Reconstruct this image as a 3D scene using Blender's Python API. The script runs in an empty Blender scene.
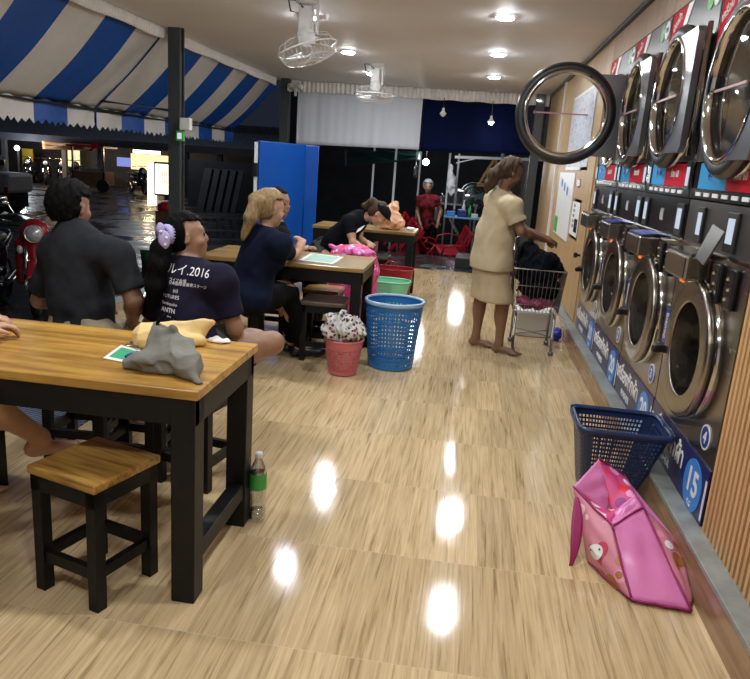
import bpy, math, random
import numpy as np
from mathutils import Vector, Matrix
from mathutils.bvhtree import BVHTree
import openvdb
random.seed(5)
PI = math.pi
COL = bpy.context.scene.collection
SC = bpy.context.scene
# ------------------------------------------------------------------ camera
CX, CY, H = 375.0, 339.5, 1.5
_a = np.array([477 - CX, 168 - CY]); _b = np.array([180 - CX, 3100 - CY])
F = math.sqrt(-float(_a @ _b))
Yv = np.array([_a[0], _a[1], F]); Yv /= np.linalg.norm(Yv)
Dv = np.array([_b[0], _b[1], F]); Dv /= np.linalg.norm(Dv); Zv = -Dv
Xv = np.cross(Yv, Zv)
def ray(px, py):
    d = np.array([px - CX, py - CY, F]); return np.array([d @ Xv, d @ Yv, d @ Zv])
def onZ(px, py, z):
    r = ray(px, py); return Vector(r * ((z - H) / r[2]) + np.array([0, 0, H]))
def onX(px, py, x):
    r = ray(px, py); return Vector(r * (x / r[0]) + np.array([0, 0, H]))
def P(px, py, y):
    r = ray(px, py); return Vector(r * (y / r[1]) + np.array([0, 0, H]))
cam_d = bpy.data.cameras.new('camera'); cam = bpy.data.objects.new('camera', cam_d); COL.objects.link(cam)
cam_d.sensor_fit = 'HORIZONTAL'; cam_d.sensor_width = 36; cam_d.lens = F * 36 / 750; cam_d.clip_start = .05; cam_d.clip_end = 300
B = np.array([Xv, Yv, Zv])          # columns: right, down, forward in world
R3 = Matrix(((B[0][0], -B[0][1], -B[0][2]), (B[1][0], -B[1][1], -B[1][2]), (B[2][0], -B[2][1], -B[2][2])))
cam.matrix_world = Matrix.Translation((0, 0, H)) @ R3.to_4x4()
SC.camera = cam
# ------------------------------------------------------------------ materials
def _new(name):
    m = bpy.data.materials.new(name); m.use_nodes = True
    nt = m.node_tree; return m, nt, nt.nodes['Principled BSDF']
def mat(name, col, rough=.5, metal=0, var=0, vs=8, bump=0, bs=60, spec=.5, trans=0, sss=0, emit=None, es=0, alpha=1, coat=0, stretch=None, sheen=0):
    m, nt, b = _new(name)
    c = (*col, 1)
    b.inputs['Base Color'].default_value = c; b.inputs['Roughness'].default_value = rough
    b.inputs['Metallic'].default_value = metal; b.inputs['Specular IOR Level'].default_value = spec
    b.inputs['Transmission Weight'].default_value = trans; b.inputs['Alpha'].default_value = alpha
    b.inputs['Coat Weight'].default_value = coat; b.inputs['Sheen Weight'].default_value = sheen
    if sss:
        b.inputs['Subsurface Weight'].default_value = sss; b.inputs['Subsurface Radius'].default_value = (.02, .008, .004); b.inputs['Subsurface Scale'].default_value = 1
    if emit:
        b.inputs['Emission Color'].default_value = (*emit, 1); b.inputs['Emission Strength'].default_value = es
    if var or bump:
        tc = nt.nodes.new('ShaderNodeTexCoord'); mp = nt.nodes.new('ShaderNodeMapping')
        nt.links.new(tc.outputs['Object'], mp.inputs[0])
        if stretch: mp.inputs['Scale'].default_value = stretch
    if var:
        n = nt.nodes.new('ShaderNodeTexNoise'); n.inputs['Scale'].default_value = vs; n.inputs['Detail'].default_value = 5
        nt.links.new(mp.outputs[0], n.inputs[0])
        r = nt.nodes.new('ShaderNodeValToRGB')
        r.color_ramp.elements[0].position = .3; r.color_ramp.elements[1].position = .7
        r.color_ramp.elements[0].color = (*[max(0, v * (1 - var)) for v in col], 1); r.color_ramp.elements[1].color = (*[min(1, v * (1 + var)) for v in col], 1)
        nt.links.new(n.outputs[0], r.inputs[0]); nt.links.new(r.outputs[0], b.inputs['Base Color'])
    if bump:
        n = nt.nodes.new('ShaderNodeTexNoise'); n.inputs['Scale'].default_value = bs; n.inputs['Detail'].default_value = 4
        nt.links.new(mp.outputs[0], n.inputs[0])
        bp = nt.nodes.new('ShaderNodeBump'); bp.inputs['Strength'].default_value = bump; bp.inputs['Distance'].default_value = .02
        nt.links.new(n.outputs[0], bp.inputs['Height']); nt.links.new(bp.outputs[0], b.inputs['Normal'])
    return m
def glow(name, col, s):
    m = bpy.data.materials.new(name); m.use_nodes = True; nt = m.node_tree; nt.nodes.clear()
    e = nt.nodes.new('ShaderNodeEmission'); o = nt.nodes.new('ShaderNodeOutputMaterial')
    e.inputs[0].default_value = (*col, 1); e.inputs[1].default_value = s; nt.links.new(e.outputs[0], o.inputs[0]); return m
def thin_glass(name, tint=(.9, .93, .95), mixf=.12, rough=.03, mx=.8):
    m = bpy.data.materials.new(name); m.use_nodes = True; nt = m.node_tree; nt.nodes.clear()
    t = nt.nodes.new('ShaderNodeBsdfTransparent'); g = nt.nodes.new('ShaderNodeBsdfGlossy'); x = nt.nodes.new('ShaderNodeMixShader'); o = nt.nodes.new('ShaderNodeOutputMaterial')
    t.inputs[0].default_value = (*tint, 1); g.inputs['Roughness'].default_value = rough
    lw = nt.nodes.new('ShaderNodeLayerWeight'); lw.inputs[0].default_value = .25
    mr = nt.nodes.new('ShaderNodeMapRange'); mr.inputs['To Min'].default_value = mixf; mr.inputs['To Max'].default_value = mx
    nt.links.new(lw.outputs['Fresnel'], mr.inputs[0]); nt.links.new(mr.outputs[0], x.inputs[0])
    nt.links.new(t.outputs[0], x.inputs[1]); nt.links.new(g.outputs[0], x.inputs[2]); nt.links.new(x.outputs[0], o.inputs[0]); return m
def wood(name, c1, c2, axis='X', scale=1.0, rough=.35, plank=.12, knots=.5, coat=0):
    """plank wood; grain runs along axis"""
    m, nt, b = _new(name); N = nt.nodes.new; L = nt.links.new
    tc = N('ShaderNodeTexCoord'); mp = N('ShaderNodeMapping'); L(tc.outputs['Object'], mp.inputs[0])
    s = {'X': (1.2, 14, 14), 'Y': (14, 1.2, 14), 'Z': (14, 14, 1.2)}[axis]
    mp.inputs['Scale'].default_value = [v * scale for v in s]
    n = N('ShaderNodeTexNoise'); n.inputs['Scale'].default_value = 2.2; n.inputs['Detail'].default_value = 8; n.inputs['Distortion'].default_value = .6
    L(mp.outputs[0], n.inputs[0])
    r = N('ShaderNodeValToRGB'); e = r.color_ramp.elements
    e[0].position = .3; e[0].color = (*c2, 1); e[1].position = .62; e[1].color = (*c1, 1)
    L(n.outputs[0], r.inputs[0])
    # plank to plank tone
    sp = N('ShaderNodeSeparateXYZ'); L(tc.outputs['Object'], sp.inputs[0])
    ma = N('ShaderNodeMath'); ma.operation = 'DIVIDE'; ma.inputs[1].default_value = plank
    L(sp.outputs['Y' if axis == 'X' else 'X'], ma.inputs[0])
    fl = N('ShaderNodeMath'); fl.operation = 'FLOOR'; L(ma.outputs[0], fl.inputs[0])
    wn = N('ShaderNodeTexWhiteNoise'); wn.noise_dimensions = '1D'; L(fl.outputs[0], wn.inputs['W'])
    mr = N('ShaderNodeMapRange'); mr.inputs['To Min'].default_value = .82; mr.inputs['To Max'].default_value = 1.12; L(wn.outputs['Value'], mr.inputs[0])
    n2 = N('ShaderNodeTexNoise'); n2.inputs['Scale'].default_value = 5; n2.inputs['Detail'].default_value = 3; L(tc.outputs['Object'], n2.inputs[0])
    mr2 = N('ShaderNodeMapRange'); mr2.inputs['From Min'].default_value = .3; mr2.inputs['From Max'].default_value = .5; mr2.inputs['To Min'].default_value = 1 - knots * .4; mr2.inputs['To Max'].default_value = 1; L(n2.outputs[0], mr2.inputs[0])
    m1 = N('ShaderNodeMath'); m1.operation = 'MULTIPLY'; L(mr.outputs[0], m1.inputs[0]); L(mr2.outputs[0], m1.inputs[1])
    mx = N('ShaderNodeMix'); mx.data_type = 'RGBA'; mx.blend_type = 'MULTIPLY'; mx.inputs[0].default_value = 1
    L(r.outputs[0], mx.inputs[6]); L(m1.outputs[0], mx.inputs[7]); L(mx.outputs[2], b.inputs['Base Color'])
    b.inputs['Roughness'].default_value = rough; b.inputs['Coat Weight'].default_value = coat
    return m
def floor_mat():
    m, nt, b = _new('wood_look_tile'); N = nt.nodes.new; L = nt.links.new
    tc = N('ShaderNodeTexCoord'); mp = N('ShaderNodeMapping'); L(tc.outputs['Object'], mp.inputs[0])
    br = N('ShaderNodeTexBrick'); L(tc.outputs['Object'], br.inputs[0]); br.offset = 0.0
    br.inputs['Scale'].default_value = 1; br.inputs['Brick Width'].default_value = .155; br.inputs['Row Height'].default_value = .62; br.inputs['Mortar Size'].default_value = .0; br.inputs['Bias'].default_value = 0
    br.inputs['Color1'].default_value = (0, 0, 0, 1); br.inputs['Color2'].default_value = (1, 1, 1, 1)
    vm = N('ShaderNodeVectorMath'); vm.operation = 'MULTIPLY_ADD'; L(br.outputs[0], vm.inputs[0]); vm.inputs[1].default_value = (7, 3, 5); L(tc.outputs['Object'], vm.inputs[2])
    L(vm.outputs[0], mp.inputs[0]); mp.inputs['Scale'].default_value = (48, 1.7, 10)
    n = N('ShaderNodeTexNoise'); n.inputs['Scale'].default_value = 1.5; n.inputs['Detail'].default_value = 8; n.inputs['Roughness'].default_value = .6; n.inputs['Distortion'].default_value = .7; L(mp.outputs[0], n.inputs[0])
    r = N('ShaderNodeValToRGB'); e = r.color_ramp.elements
    e[0].position = .28; e[0].color = (.26, .175, .08, 1); e[1].position = .66; e[1].color = (.665, .505, .295, 1)
    x = r.color_ramp.elements.new(.45); x.color = (.53, .388, .21, 1)
    L(n.outputs[0], r.inputs[0])
    mr = N('ShaderNodeMapRange'); mr.inputs['To Min'].default_value = .86; mr.inputs['To Max'].default_value = 1.1; L(br.outputs[0], mr.inputs[0])
    mx = N('ShaderNodeMix'); mx.data_type = 'RGBA'; mx.blend_type = 'MULTIPLY'; mx.inputs[0].default_value = 1; L(r.outputs[0], mx.inputs[6]); L(mr.outputs[0], mx.inputs[7])
    b2 = N('ShaderNodeTexBrick'); L(tc.outputs['Object'], b2.inputs[0]); b2.offset = 0
    b2.inputs['Scale'].default_value = 1; b2.inputs['Brick Width'].default_value = .62; b2.inputs['Row Height'].default_value = .62; b2.inputs['Mortar Size'].default_value = .0018; b2.inputs['Mortar Smooth'].default_value = .3
    m2 = N('ShaderNodeMix'); m2.data_type = 'RGBA'; m2.inputs[7].default_value = (.62, .5, .36, 1)
    mm = N('ShaderNodeMath'); mm.operation = 'MULTIPLY'; mm.inputs[1].default_value = .55; L(b2.outputs['Fac'], mm.inputs[0]); L(mm.outputs[0], m2.inputs[0])
    L(mx.outputs[2], m2.inputs[6]); L(m2.outputs[2], b.inputs['Base Color'])
    b.inputs['Roughness'].default_value = .085; b.inputs['Specular IOR Level'].default_value = .62
    nb = N('ShaderNodeTexNoise'); nb.inputs['Scale'].default_value = 2.3; nb.inputs['Detail'].default_value = 2; L(tc.outputs['Object'], nb.inputs[0])
    nb2 = N('ShaderNodeTexNoise'); nb2.inputs['Scale'].default_value = 260; L(tc.outputs['Object'], nb2.inputs[0])
    ad = N('ShaderNodeMath'); ad.operation = 'MULTIPLY_ADD'; ad.inputs[1].default_value = .05; L(nb2.outputs[0], ad.inputs[0]); L(nb.outputs[0], ad.inputs[2])
    bp = N('ShaderNodeBump'); bp.inputs['Strength'].default_value = .10; bp.inputs['Distance'].default_value = .02; L(ad.outputs[0], bp.inputs['Height']); L(bp.outputs[0], b.inputs['Normal'])
    return m
def stripes_mat():
    """blue / off-white awning cloth, stripes along the slope, by position along the shop front"""
    m, nt, b = _new('awning_cloth'); N = nt.nodes.new; L = nt.links.new
    g = N('ShaderNodeTexCoord'); sp = N('ShaderNodeSeparateXYZ'); L(g.outputs['Object'], sp.inputs[0])
    a = N('ShaderNodeMath'); a.operation = 'ADD'; a.inputs[1].default_value = -5.56 + 1.14 * 8; L(sp.outputs['Y'], a.inputs[0])
    d = N('ShaderNodeMath'); d.operation = 'DIVIDE'; d.inputs[1].default_value = 1.14; L(a.outputs[0], d.inputs[0])
    f = N('ShaderNodeMath'); f.operation = 'FRACT'; L(d.outputs[0], f.inputs[0])
    q = N('ShaderNodeMath'); q.operation = 'GREATER_THAN'; q.inputs[1].default_value = .5; L(f.outputs[0], q.inputs[0])
    n = N('ShaderNodeTexNoise'); n.inputs['Scale'].default_value = 3; n.inputs['Detail'].default_value = 6; L(g.outputs['Object'], n.inputs[0])
    w = N('ShaderNodeValToRGB'); w.color_ramp.elements[0].color = (.52, .51, .49, 1); w.color_ramp.elements[1].color = (.74, .72, .70, 1); L(n.outputs[0], w.inputs[0])
    mx = N('ShaderNodeMix'); mx.data_type = 'RGBA'; L(q.outputs[0], mx.inputs[0]); L(w.outputs[0], mx.inputs[6]); mx.inputs[7].default_value = (.006, .075, .36, 1)
    L(mx.outputs[2], b.inputs['Base Color']); b.inputs['Roughness'].default_value = .45
    bp = N('ShaderNodeBump'); bp.inputs['Strength'].default_value = .35; bp.inputs['Distance'].default_value = .05; L(n.outputs[0], bp.inputs['Height']); L(bp.outputs[0], b.inputs['Normal'])
    return m
def steel(name, col=(.33, .31, .29), rough=.22, axis='Y', metal=1.0):
    m, nt, b = _new(name); N = nt.nodes.new; L = nt.links.new
    tc = N('ShaderNodeTexCoord'); mp = N('ShaderNodeMapping'); L(tc.outputs['Object'], mp.inputs[0])
    mp.inputs['Scale'].default_value = {'Y': (300, 3, 300), 'Z': (300, 300, 3)}[axis]
    n = N('ShaderNodeTexNoise'); n.inputs['Scale'].default_value = 1; n.inputs['Detail'].default_value = 3; L(mp.outputs[0], n.inputs[0])
    mr = N('ShaderNodeMapRange'); mr.inputs['To Min'].default_value = rough - .06; mr.inputs['To Max'].default_value = rough + .1; L(n.outputs[0], mr.inputs[0]); L(mr.outputs[0], b.inputs['Roughness'])
    b.inputs['Base Color'].default_value = (*col, 1); b.inputs['Metallic'].default_value = metal
    bp = N('ShaderNodeBump'); bp.inputs['Strength'].default_value = .04; L(n.outputs[0], bp.inputs['Height']); L(bp.outputs[0], b.inputs['Normal'])
    return m
M = dict(
    floor=floor_mat(), awning=stripes_mat(),
    ceil=mat('ceiling_paint', (.80, .80, .83), .6, var=.04, vs=1.2, spec=.4),
    tabletop=wood('golden_plank', (.60, .34, .07), (.30, .13, .022), 'X', .8, .28, .11, .6, .3),
    tabletop2=wood('golden_plank_worn', (.42, .27, .09), (.26, .135, .035), 'X', .8, .3, .11, .6, .2),
    stoolseat=wood('stool_seat_wood', (.50, .29, .07), (.22, .10, .02), 'X', 1.6, .3, .2, .9, .25),
    darkseat=mat('dark_seat', (.10, .075, .05), .4, var=.2),
    blackwood=mat('black_painted_wood', (.004, .004, .005), .45, spec=.3, var=.2, bump=.06, bs=40),
    tanwall=wood('tan_laminate', (.55, .36, .17), (.45, .28, .125), 'Z', .6, .45, .6, .1),
    header=wood('header_laminate', (.52, .35, .22), (.36, .23, .14), 'Z', 1.4, .5, .05, .1),
    slat=wood('slat_wood', (.66, .40, .19), (.52, .30, .13), 'Z', .8, .5, 3, .1),
    slatback=mat('slat_backing', (.03, .015, .008), .7),
    kerbwood=wood('kerb_laminate', (.40, .255, .15), (.25, .14, .075), 'Y', .8, .22, .6, .3),
    kerbtop=mat('kerb_concrete', (.235, .25, .235), .4, var=.25, vs=9, bump=.05),
    post=mat('painted_post', (.045, .055, .058), .45, var=.1),
    white=mat('white_plastic', (.72, .72, .72), .4), cable=mat('cable_black', (.01, .01, .01), .5),
    frill=mat('frill_cloth', (.80, .79, .78), .8, var=.08, bump=.1),
    sheet=mat('white_sheet', (.60, .64, .72), .85, spec=.1, var=.04, vs=4, bump=.25, bs=6, stretch=(1, 1, .2)),
    navysheet=mat('navy_sheet', (.002, .005, .032), .85, spec=.08, var=.3, vs=2, bump=.2, bs=4),
    bluepanel=mat('blue_vinyl', (.0, .065, .35), .28, var=.1, vs=3, bump=.12, bs=5),
    steel=steel('brushed_steel', (.36, .325, .28)), steeld=mat('dark_steel', (.09, .085, .08), .28, .6), chrome=mat('chrome', (.62, .61, .6), .08, 1),
    gsteel=mat('dryer_door_steel', (.24, .245, .26), .3, 1, var=.08, vs=5), dpanel=mat('dryer_panel_grey', (.06, .058, .062), .35, .3),
    rubber=mat('black_rubber', (.012, .012, .013), .45), blackp=mat('black_gloss_panel', (.01, .01, .012), .18),
    glass=thin_glass('door_glass', (.96, .97, .97), .04, mx=.45), dglass=thin_glass('washer_glass', (.97, .97, .97), .03, mx=.22),
    drum=mat('drum_steel', (.66, .63, .58), .13, 1, var=.15, vs=6), drumin=mat('drum_inner', (.22, .2, .18), .25, 1),
    redg=mat('red_graphic', (.48, .008, .025), .65, spec=.12), blueg=mat('sky_blue_graphic', (.04, .28, .58), .65, spec=.12), whiteg=mat('white_graphic', (.75, .75, .75), .4), greeng=mat('green_graphic', (.08, .42, .09), .4),
    purple=mat('purple_banner', (.028, .02, .072), .3), deepblue=mat('deep_blue_banner', (.01, .02, .12), .3), bluec=mat('banner_blue_circle', (.05, .24, .68), .35),
    badge=mat('badge_navy', (.01, .035, .25), .3), ctext=mat('white_lettering', (.8, .8, .8), .5),
    screen=glow('lit_screen', (.75, .85, 1), .75), orange=glow('orange_display', (1, .2, .03), 1.2),
    lamp=glow('downlight_diffuser', (.94, .975, 1), 440), bulb=glow('bulb_white', (.95, .98, 1), 60),
    skin=mat('skin_tan', (.29, .155, .095), .5, sss=.08, var=.06, vs=20), skind=mat('skin_brown', (.20, .10, .058), .5, sss=.05, var=.06, vs=20), skinl=mat('skin_light', (.5, .29, .19), .5, sss=.1, var=.05, vs=20),
    hairb=mat('black_hair', (.003, .0025, .0025), .65, spec=.1, var=.5, vs=30, bump=.5, bs=60, stretch=(6, 6, .6)),
    hairy=mat('blonde_hair', (.30, .20, .09), .38, var=.45, vs=30, bump=.6, bs=70, stretch=(5, 5, .5)),
    hairr=mat('brown_hair', (.06, .032, .016), .45, spec=.3, var=.5, vs=30, bump=.6, bs=70, stretch=(5, 5, .5)),
    teegrey=mat('charcoal_tee', (.020, .022, .026), .95, spec=.15, var=.2, vs=10, bump=.25, bs=14), teehem=mat('grey_piping', (.22, .22, .22), .8), teenavy=mat('navy_tee', (.012, .011, .027), .95, spec=.15, var=.15, bump=.2, bs=14),
    teedark=mat('dark_navy_tee', (.004, .007, .022), .95, spec=.15, var=.2, bump=.2, bs=14), teeblack=mat('black_tee', (.005, .006, .008), .95, spec=.15, var=.2, bump=.2, bs=14),
    beige=mat('beige_uniform', (.52, .42, .27), .85, var=.08, bump=.3, bs=12), beiged=mat('beige_skirt', (.46, .36, .225), .85, var=.08, bump=.3, bs=10),
    pantsd=mat('black_trousers', (.005, .005, .006), .95, spec=.12, var=.2, bump=.2, bs=14), pantsg=mat('dark_green_shorts', (.03, .033, .025), .85, var=.2), pinktee=mat('pink_tee', (.72, .30, .34), .8, var=.1, bump=.2, bs=14), khaki=mat('khaki_shorts', (.3, .26, .18), .85),
    lilac=mat('lilac_scrunchie', (.42, .36, .62), .8), redtee=mat('red_patterned_shirt', (.14, .015, .02), .85, spec=.1, var=.6, vs=14), greycap=mat('grey_headscarf', (.18, .2, .2), .8), eye=mat('eye_dark', (.02, .012, .008), .2),
    lips=mat('lip_colour', (.28, .09, .07), .5),
    binblue=mat('blue_bin_plastic', (.02, .16, .44), .32), bintrim=mat('pale_blue_rim', (.32, .48, .66), .35), binpink=mat('pink_bin_plastic', (.58, .15, .17), .4), mint=mat('mint_plastic', (.20, .62, .38), .35), redp=mat('red_plastic', (.34, .010, .022), .35), navyp=mat('navy_plastic', (.012, .028, .095), .3),
    pvc=mat('white_laundry', (.6, .6, .62), .8), pet=thin_glass('pet_plastic', (.86, .90, .90), .26, .08), water=thin_glass('water_like', (.97, .98, .98), .05), greenl=mat('green_label', (.05, .35, .07), .4), cap=mat('white_cap', (.7, .7, .72), .4),
    pinkc=mat('pink_bag_side', (.70, .21, .48), .34, var=.08, vs=5, bump=.2, bs=6), pinktrim=mat('magenta_trim', (.30, .012, .11), .5),
    greycloth=mat('grey_canvas', (.17, .165, .14), .85, var=.2, vs=10, bump=.35, bs=18), yellowcloth=mat('cream_yellow_cloth', (.72, .52, .22), .75, var=.12, vs=10, bump=.25, bs=16), bluecloth=mat('blue_lining', (.03, .05, .22), .8),
    paper=mat('white_paper', (.75, .75, .72), .6), greenpaper=mat('green_print', (.03, .32, .15), .6), bluepaper=mat('blue_print', (.04, .12, .4), .6), metalkey=mat('key_metal', (.5, .5, .5), .3, 1),
    blackcloth=mat('black_laundry', (.004, .005, .009), .95, spec=.15, var=.4, bump=.4, bs=12), magcloth=mat('dusty_pink_laundry', (.25, .05, .09), .85, var=.5, vs=15, bump=.3, bs=14), cartwire=mat('cart_wire', (.34, .33, .32), .3, 1),
    bikered=mat('red_bike_paint', (.27, .008, .014), .15, coat=1), bikeblk=mat('black_bike_paint', (.006, .006, .007), .2, coat=.6), lens=mat('headlight_lens', (.75, .78, .8), .08, .6), tyre=mat('tyre', (.008, .008, .008), .7),
    asphalt=None, darktile=None, nightwall=mat('night_wall', (.03, .03, .035), .8, var=.3, vs=2), roofm=mat('corrugated_roof', (.26, .28, .30), .5, var=.2), rust=mat('brown_wood', (.12, .06, .03), .7, var=.3),
    peach=mat('peach_bag', (.75, .42, .26), .45, var=.1, bump=.2, bs=14), shoe=mat('black_shoe', (.01, .01, .01), .4), spiritw=mat('gilded_wood', (.35, .19, .05), .5), tblue=mat('pale_blue_tabletop', (.15, .35, .5), .4), stall=mat('stall_metal', (.35, .36, .37), .35, .8),
    bluebag=mat('blue_plastic_bag', (.01, .02, .42), .3), matb=None,
)
def wet(name, col, r0, r1, sc, bump=.3):
    m, nt, b = _new(name); N = nt.nodes.new; L = nt.links.new
    tc = N('ShaderNodeTexCoord'); n = N('ShaderNodeTexNoise'); n.inputs['Scale'].default_value = sc; n.inputs['Detail'].default_value = 6; L(tc.outputs['Object'], n.inputs[0])
    mr = N('ShaderNodeMapRange'); mr.inputs['From Min'].default_value = .4; mr.inputs['From Max'].default_value = .6; mr.inputs['To Min'].default_value = r0; mr.inputs['To Max'].default_value = r1; L(n.outputs[0], mr.inputs[0]); L(mr.outputs[0], b.inputs['Roughness'])
    b.inputs['Base Color'].default_value = (*col, 1)
    n2 = N('ShaderNodeTexNoise'); n2.inputs['Scale'].default_value = sc * 8; n2.inputs['Detail'].default_value = 5; L(tc.outputs['Object'], n2.inputs[0])
    bp = N('ShaderNodeBump'); bp.inputs['Strength'].default_value = bump; bp.inputs['Distance'].default_value = .01; L(n2.outputs[0], bp.inputs['Height']); L(bp.outputs[0], b.inputs['Normal'])
    return m
M['asphalt'] = wet('wet_asphalt', (.022, .022, .024), .12, .5, 1.3)
M['darktile'] = wet('wet_dark_tile', (.03, .03, .035), .08, .35, 3, .5)
def line_mat(name, c1, c2, period, ang=.6):
    m, nt, b = _new(name); N = nt.nodes.new; L = nt.links.new
    tc = N('ShaderNodeTexCoord'); mp = N('ShaderNodeMapping'); mp.inputs['Rotation'].default_value = (0, 0, ang); L(tc.outputs['Object'], mp.inputs[0])
    w = N('ShaderNodeTexWave'); w.inputs['Scale'].default_value = 1 / period / 3.14; L(mp.outputs[0], w.inputs[0])
    r = N('ShaderNodeValToRGB'); r.color_ramp.elements[0].color = (*c1, 1); r.color_ramp.elements[1].color = (*c2, 1); r.color_ramp.elements[0].position = .4; r.color_ramp.elements[1].position = .6
    L(w.outputs[0], r.inputs[0]); L(r.outputs[0], b.inputs['Base Color']); b.inputs['Roughness'].default_value = .8; return m
M['matb'] = line_mat('ribbed_mat', (.015, .02, .035), (.12, .16, .24), .03)
def blob_mat(name, base, cols, sc, rough=.45, thr=.34):
    """printed cloth: voronoi cells coloured at random over a base"""
    m, nt, b = _new(name); N = nt.nodes.new; L = nt.links.new
    tc = N('ShaderNodeTexCoord'); v = N('ShaderNodeTexVoronoi'); v.inputs['Scale'].default_value = sc; L(tc.outputs['Object'], v.inputs[0])
    s = N('ShaderNodeSeparateColor'); L(v.outputs['Color'], s.inputs[0])
    r = N('ShaderNodeValToRGB'); r.color_ramp.interpolation = 'CONSTANT'; e = r.color_ramp.elements
    e[0].position = 0; e[0].color = (*base, 1); e[1].position = 1 - .16 * len(cols); e[1].color = (*cols[0], 1)
    for i, c in enumerate(cols[1:]): k = e.new(1 - .16 * (len(cols) - 1 - i)); k.color = (*c, 1)
    L(s.outputs[0], r.inputs[0])
    d = N('ShaderNodeMath'); d.operation = 'LESS_THAN'; d.inputs[1].default_value = thr; L(v.outputs['Distance'], d.inputs[0])
    mx = N('ShaderNodeMix'); mx.data_type = 'RGBA'; L(d.outputs[0], mx.inputs[0]); mx.inputs[6].default_value = (*base, 1); L(r.outputs[0], mx.inputs[7])
    L(mx.outputs[2], b.inputs['Base Color']); b.inputs['Roughness'].default_value = rough; return m
M['bagprint'] = blob_mat('pink_bag_print', (.62, .22, .30), [(.85, .6, .6), (.40, .06, .05), (.8, .30, .42), (.50, .20, .08)], 18, thr=.42)
M['bagprint2'] = blob_mat('pink_floral_print', (.62, .06, .22), [(.85, .35, .65), (.9, .75, .8), (.3, .02, .25), (.75, .03, .06)], 20, thr=.55)
M['bagprint3'] = blob_mat('pink_purple_print', (.62, .12, .38), [(.85, .45, .7), (.9, .8, .85), (.35, .04, .4), (.75, .05, .2)], 26, thr=.5)
M['laundryprint'] = blob_mat('printed_laundry', (.52, .52, .5), [(.12, .03, .03), (.03, .03, .035), (.25, .27, .3), (.25, .05, .04)], 40, .85, thr=.5)
M['poster'] = blob_mat('poster_print', (.55, .58, .64), [(.25, .3, .5), (.12, .15, .3), (.6, .4, .4)], 22, .4)
# ------------------------------------------------------------------ object helpers
ORG = {}
def tag(o, label=None, cat=None, group=None, kind=None):
    if label: o['label'] = label
    if cat: o['category'] = cat
    if group: o['group'] = group
    if kind: o['kind'] = kind
    return o
def thing(name, loc, label, cat, group=None, rz=0):
    o = bpy.data.objects.new(name, None); COL.objects.link(o); o.location = loc; o.rotation_euler = (0, 0, rz); o.empty_display_size = .1
    ORG[o] = Vector(loc); return tag(o, label, cat, group)
def link(name, me, m, parent=None, org=None, mods=None):
    o = bpy.data.objects.new(name, me); COL.objects.link(o)
    if isinstance(m, (list, tuple)):
        for x in m: me.materials.append(x)
    elif m: me.materials.append(m)
    if parent: o.parent = parent; ORG[o] = ORG[parent]
    else: ORG[o] = Vector((0, 0, 0)) if org is None else Vector(org); o.location = ORG[o]
    return o
def frame(d, up=(0, 0, 1)):
    d = Vector(d).normalized(); u = Vector(up)
    if abs(d.dot(u)) > .98: u = Vector((0, 1, 0)) if abs(d.y) < .9 else Vector((1, 0, 0))
    a = d.cross(u).normalized(); return a, a.cross(d).normalized(), d
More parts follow.
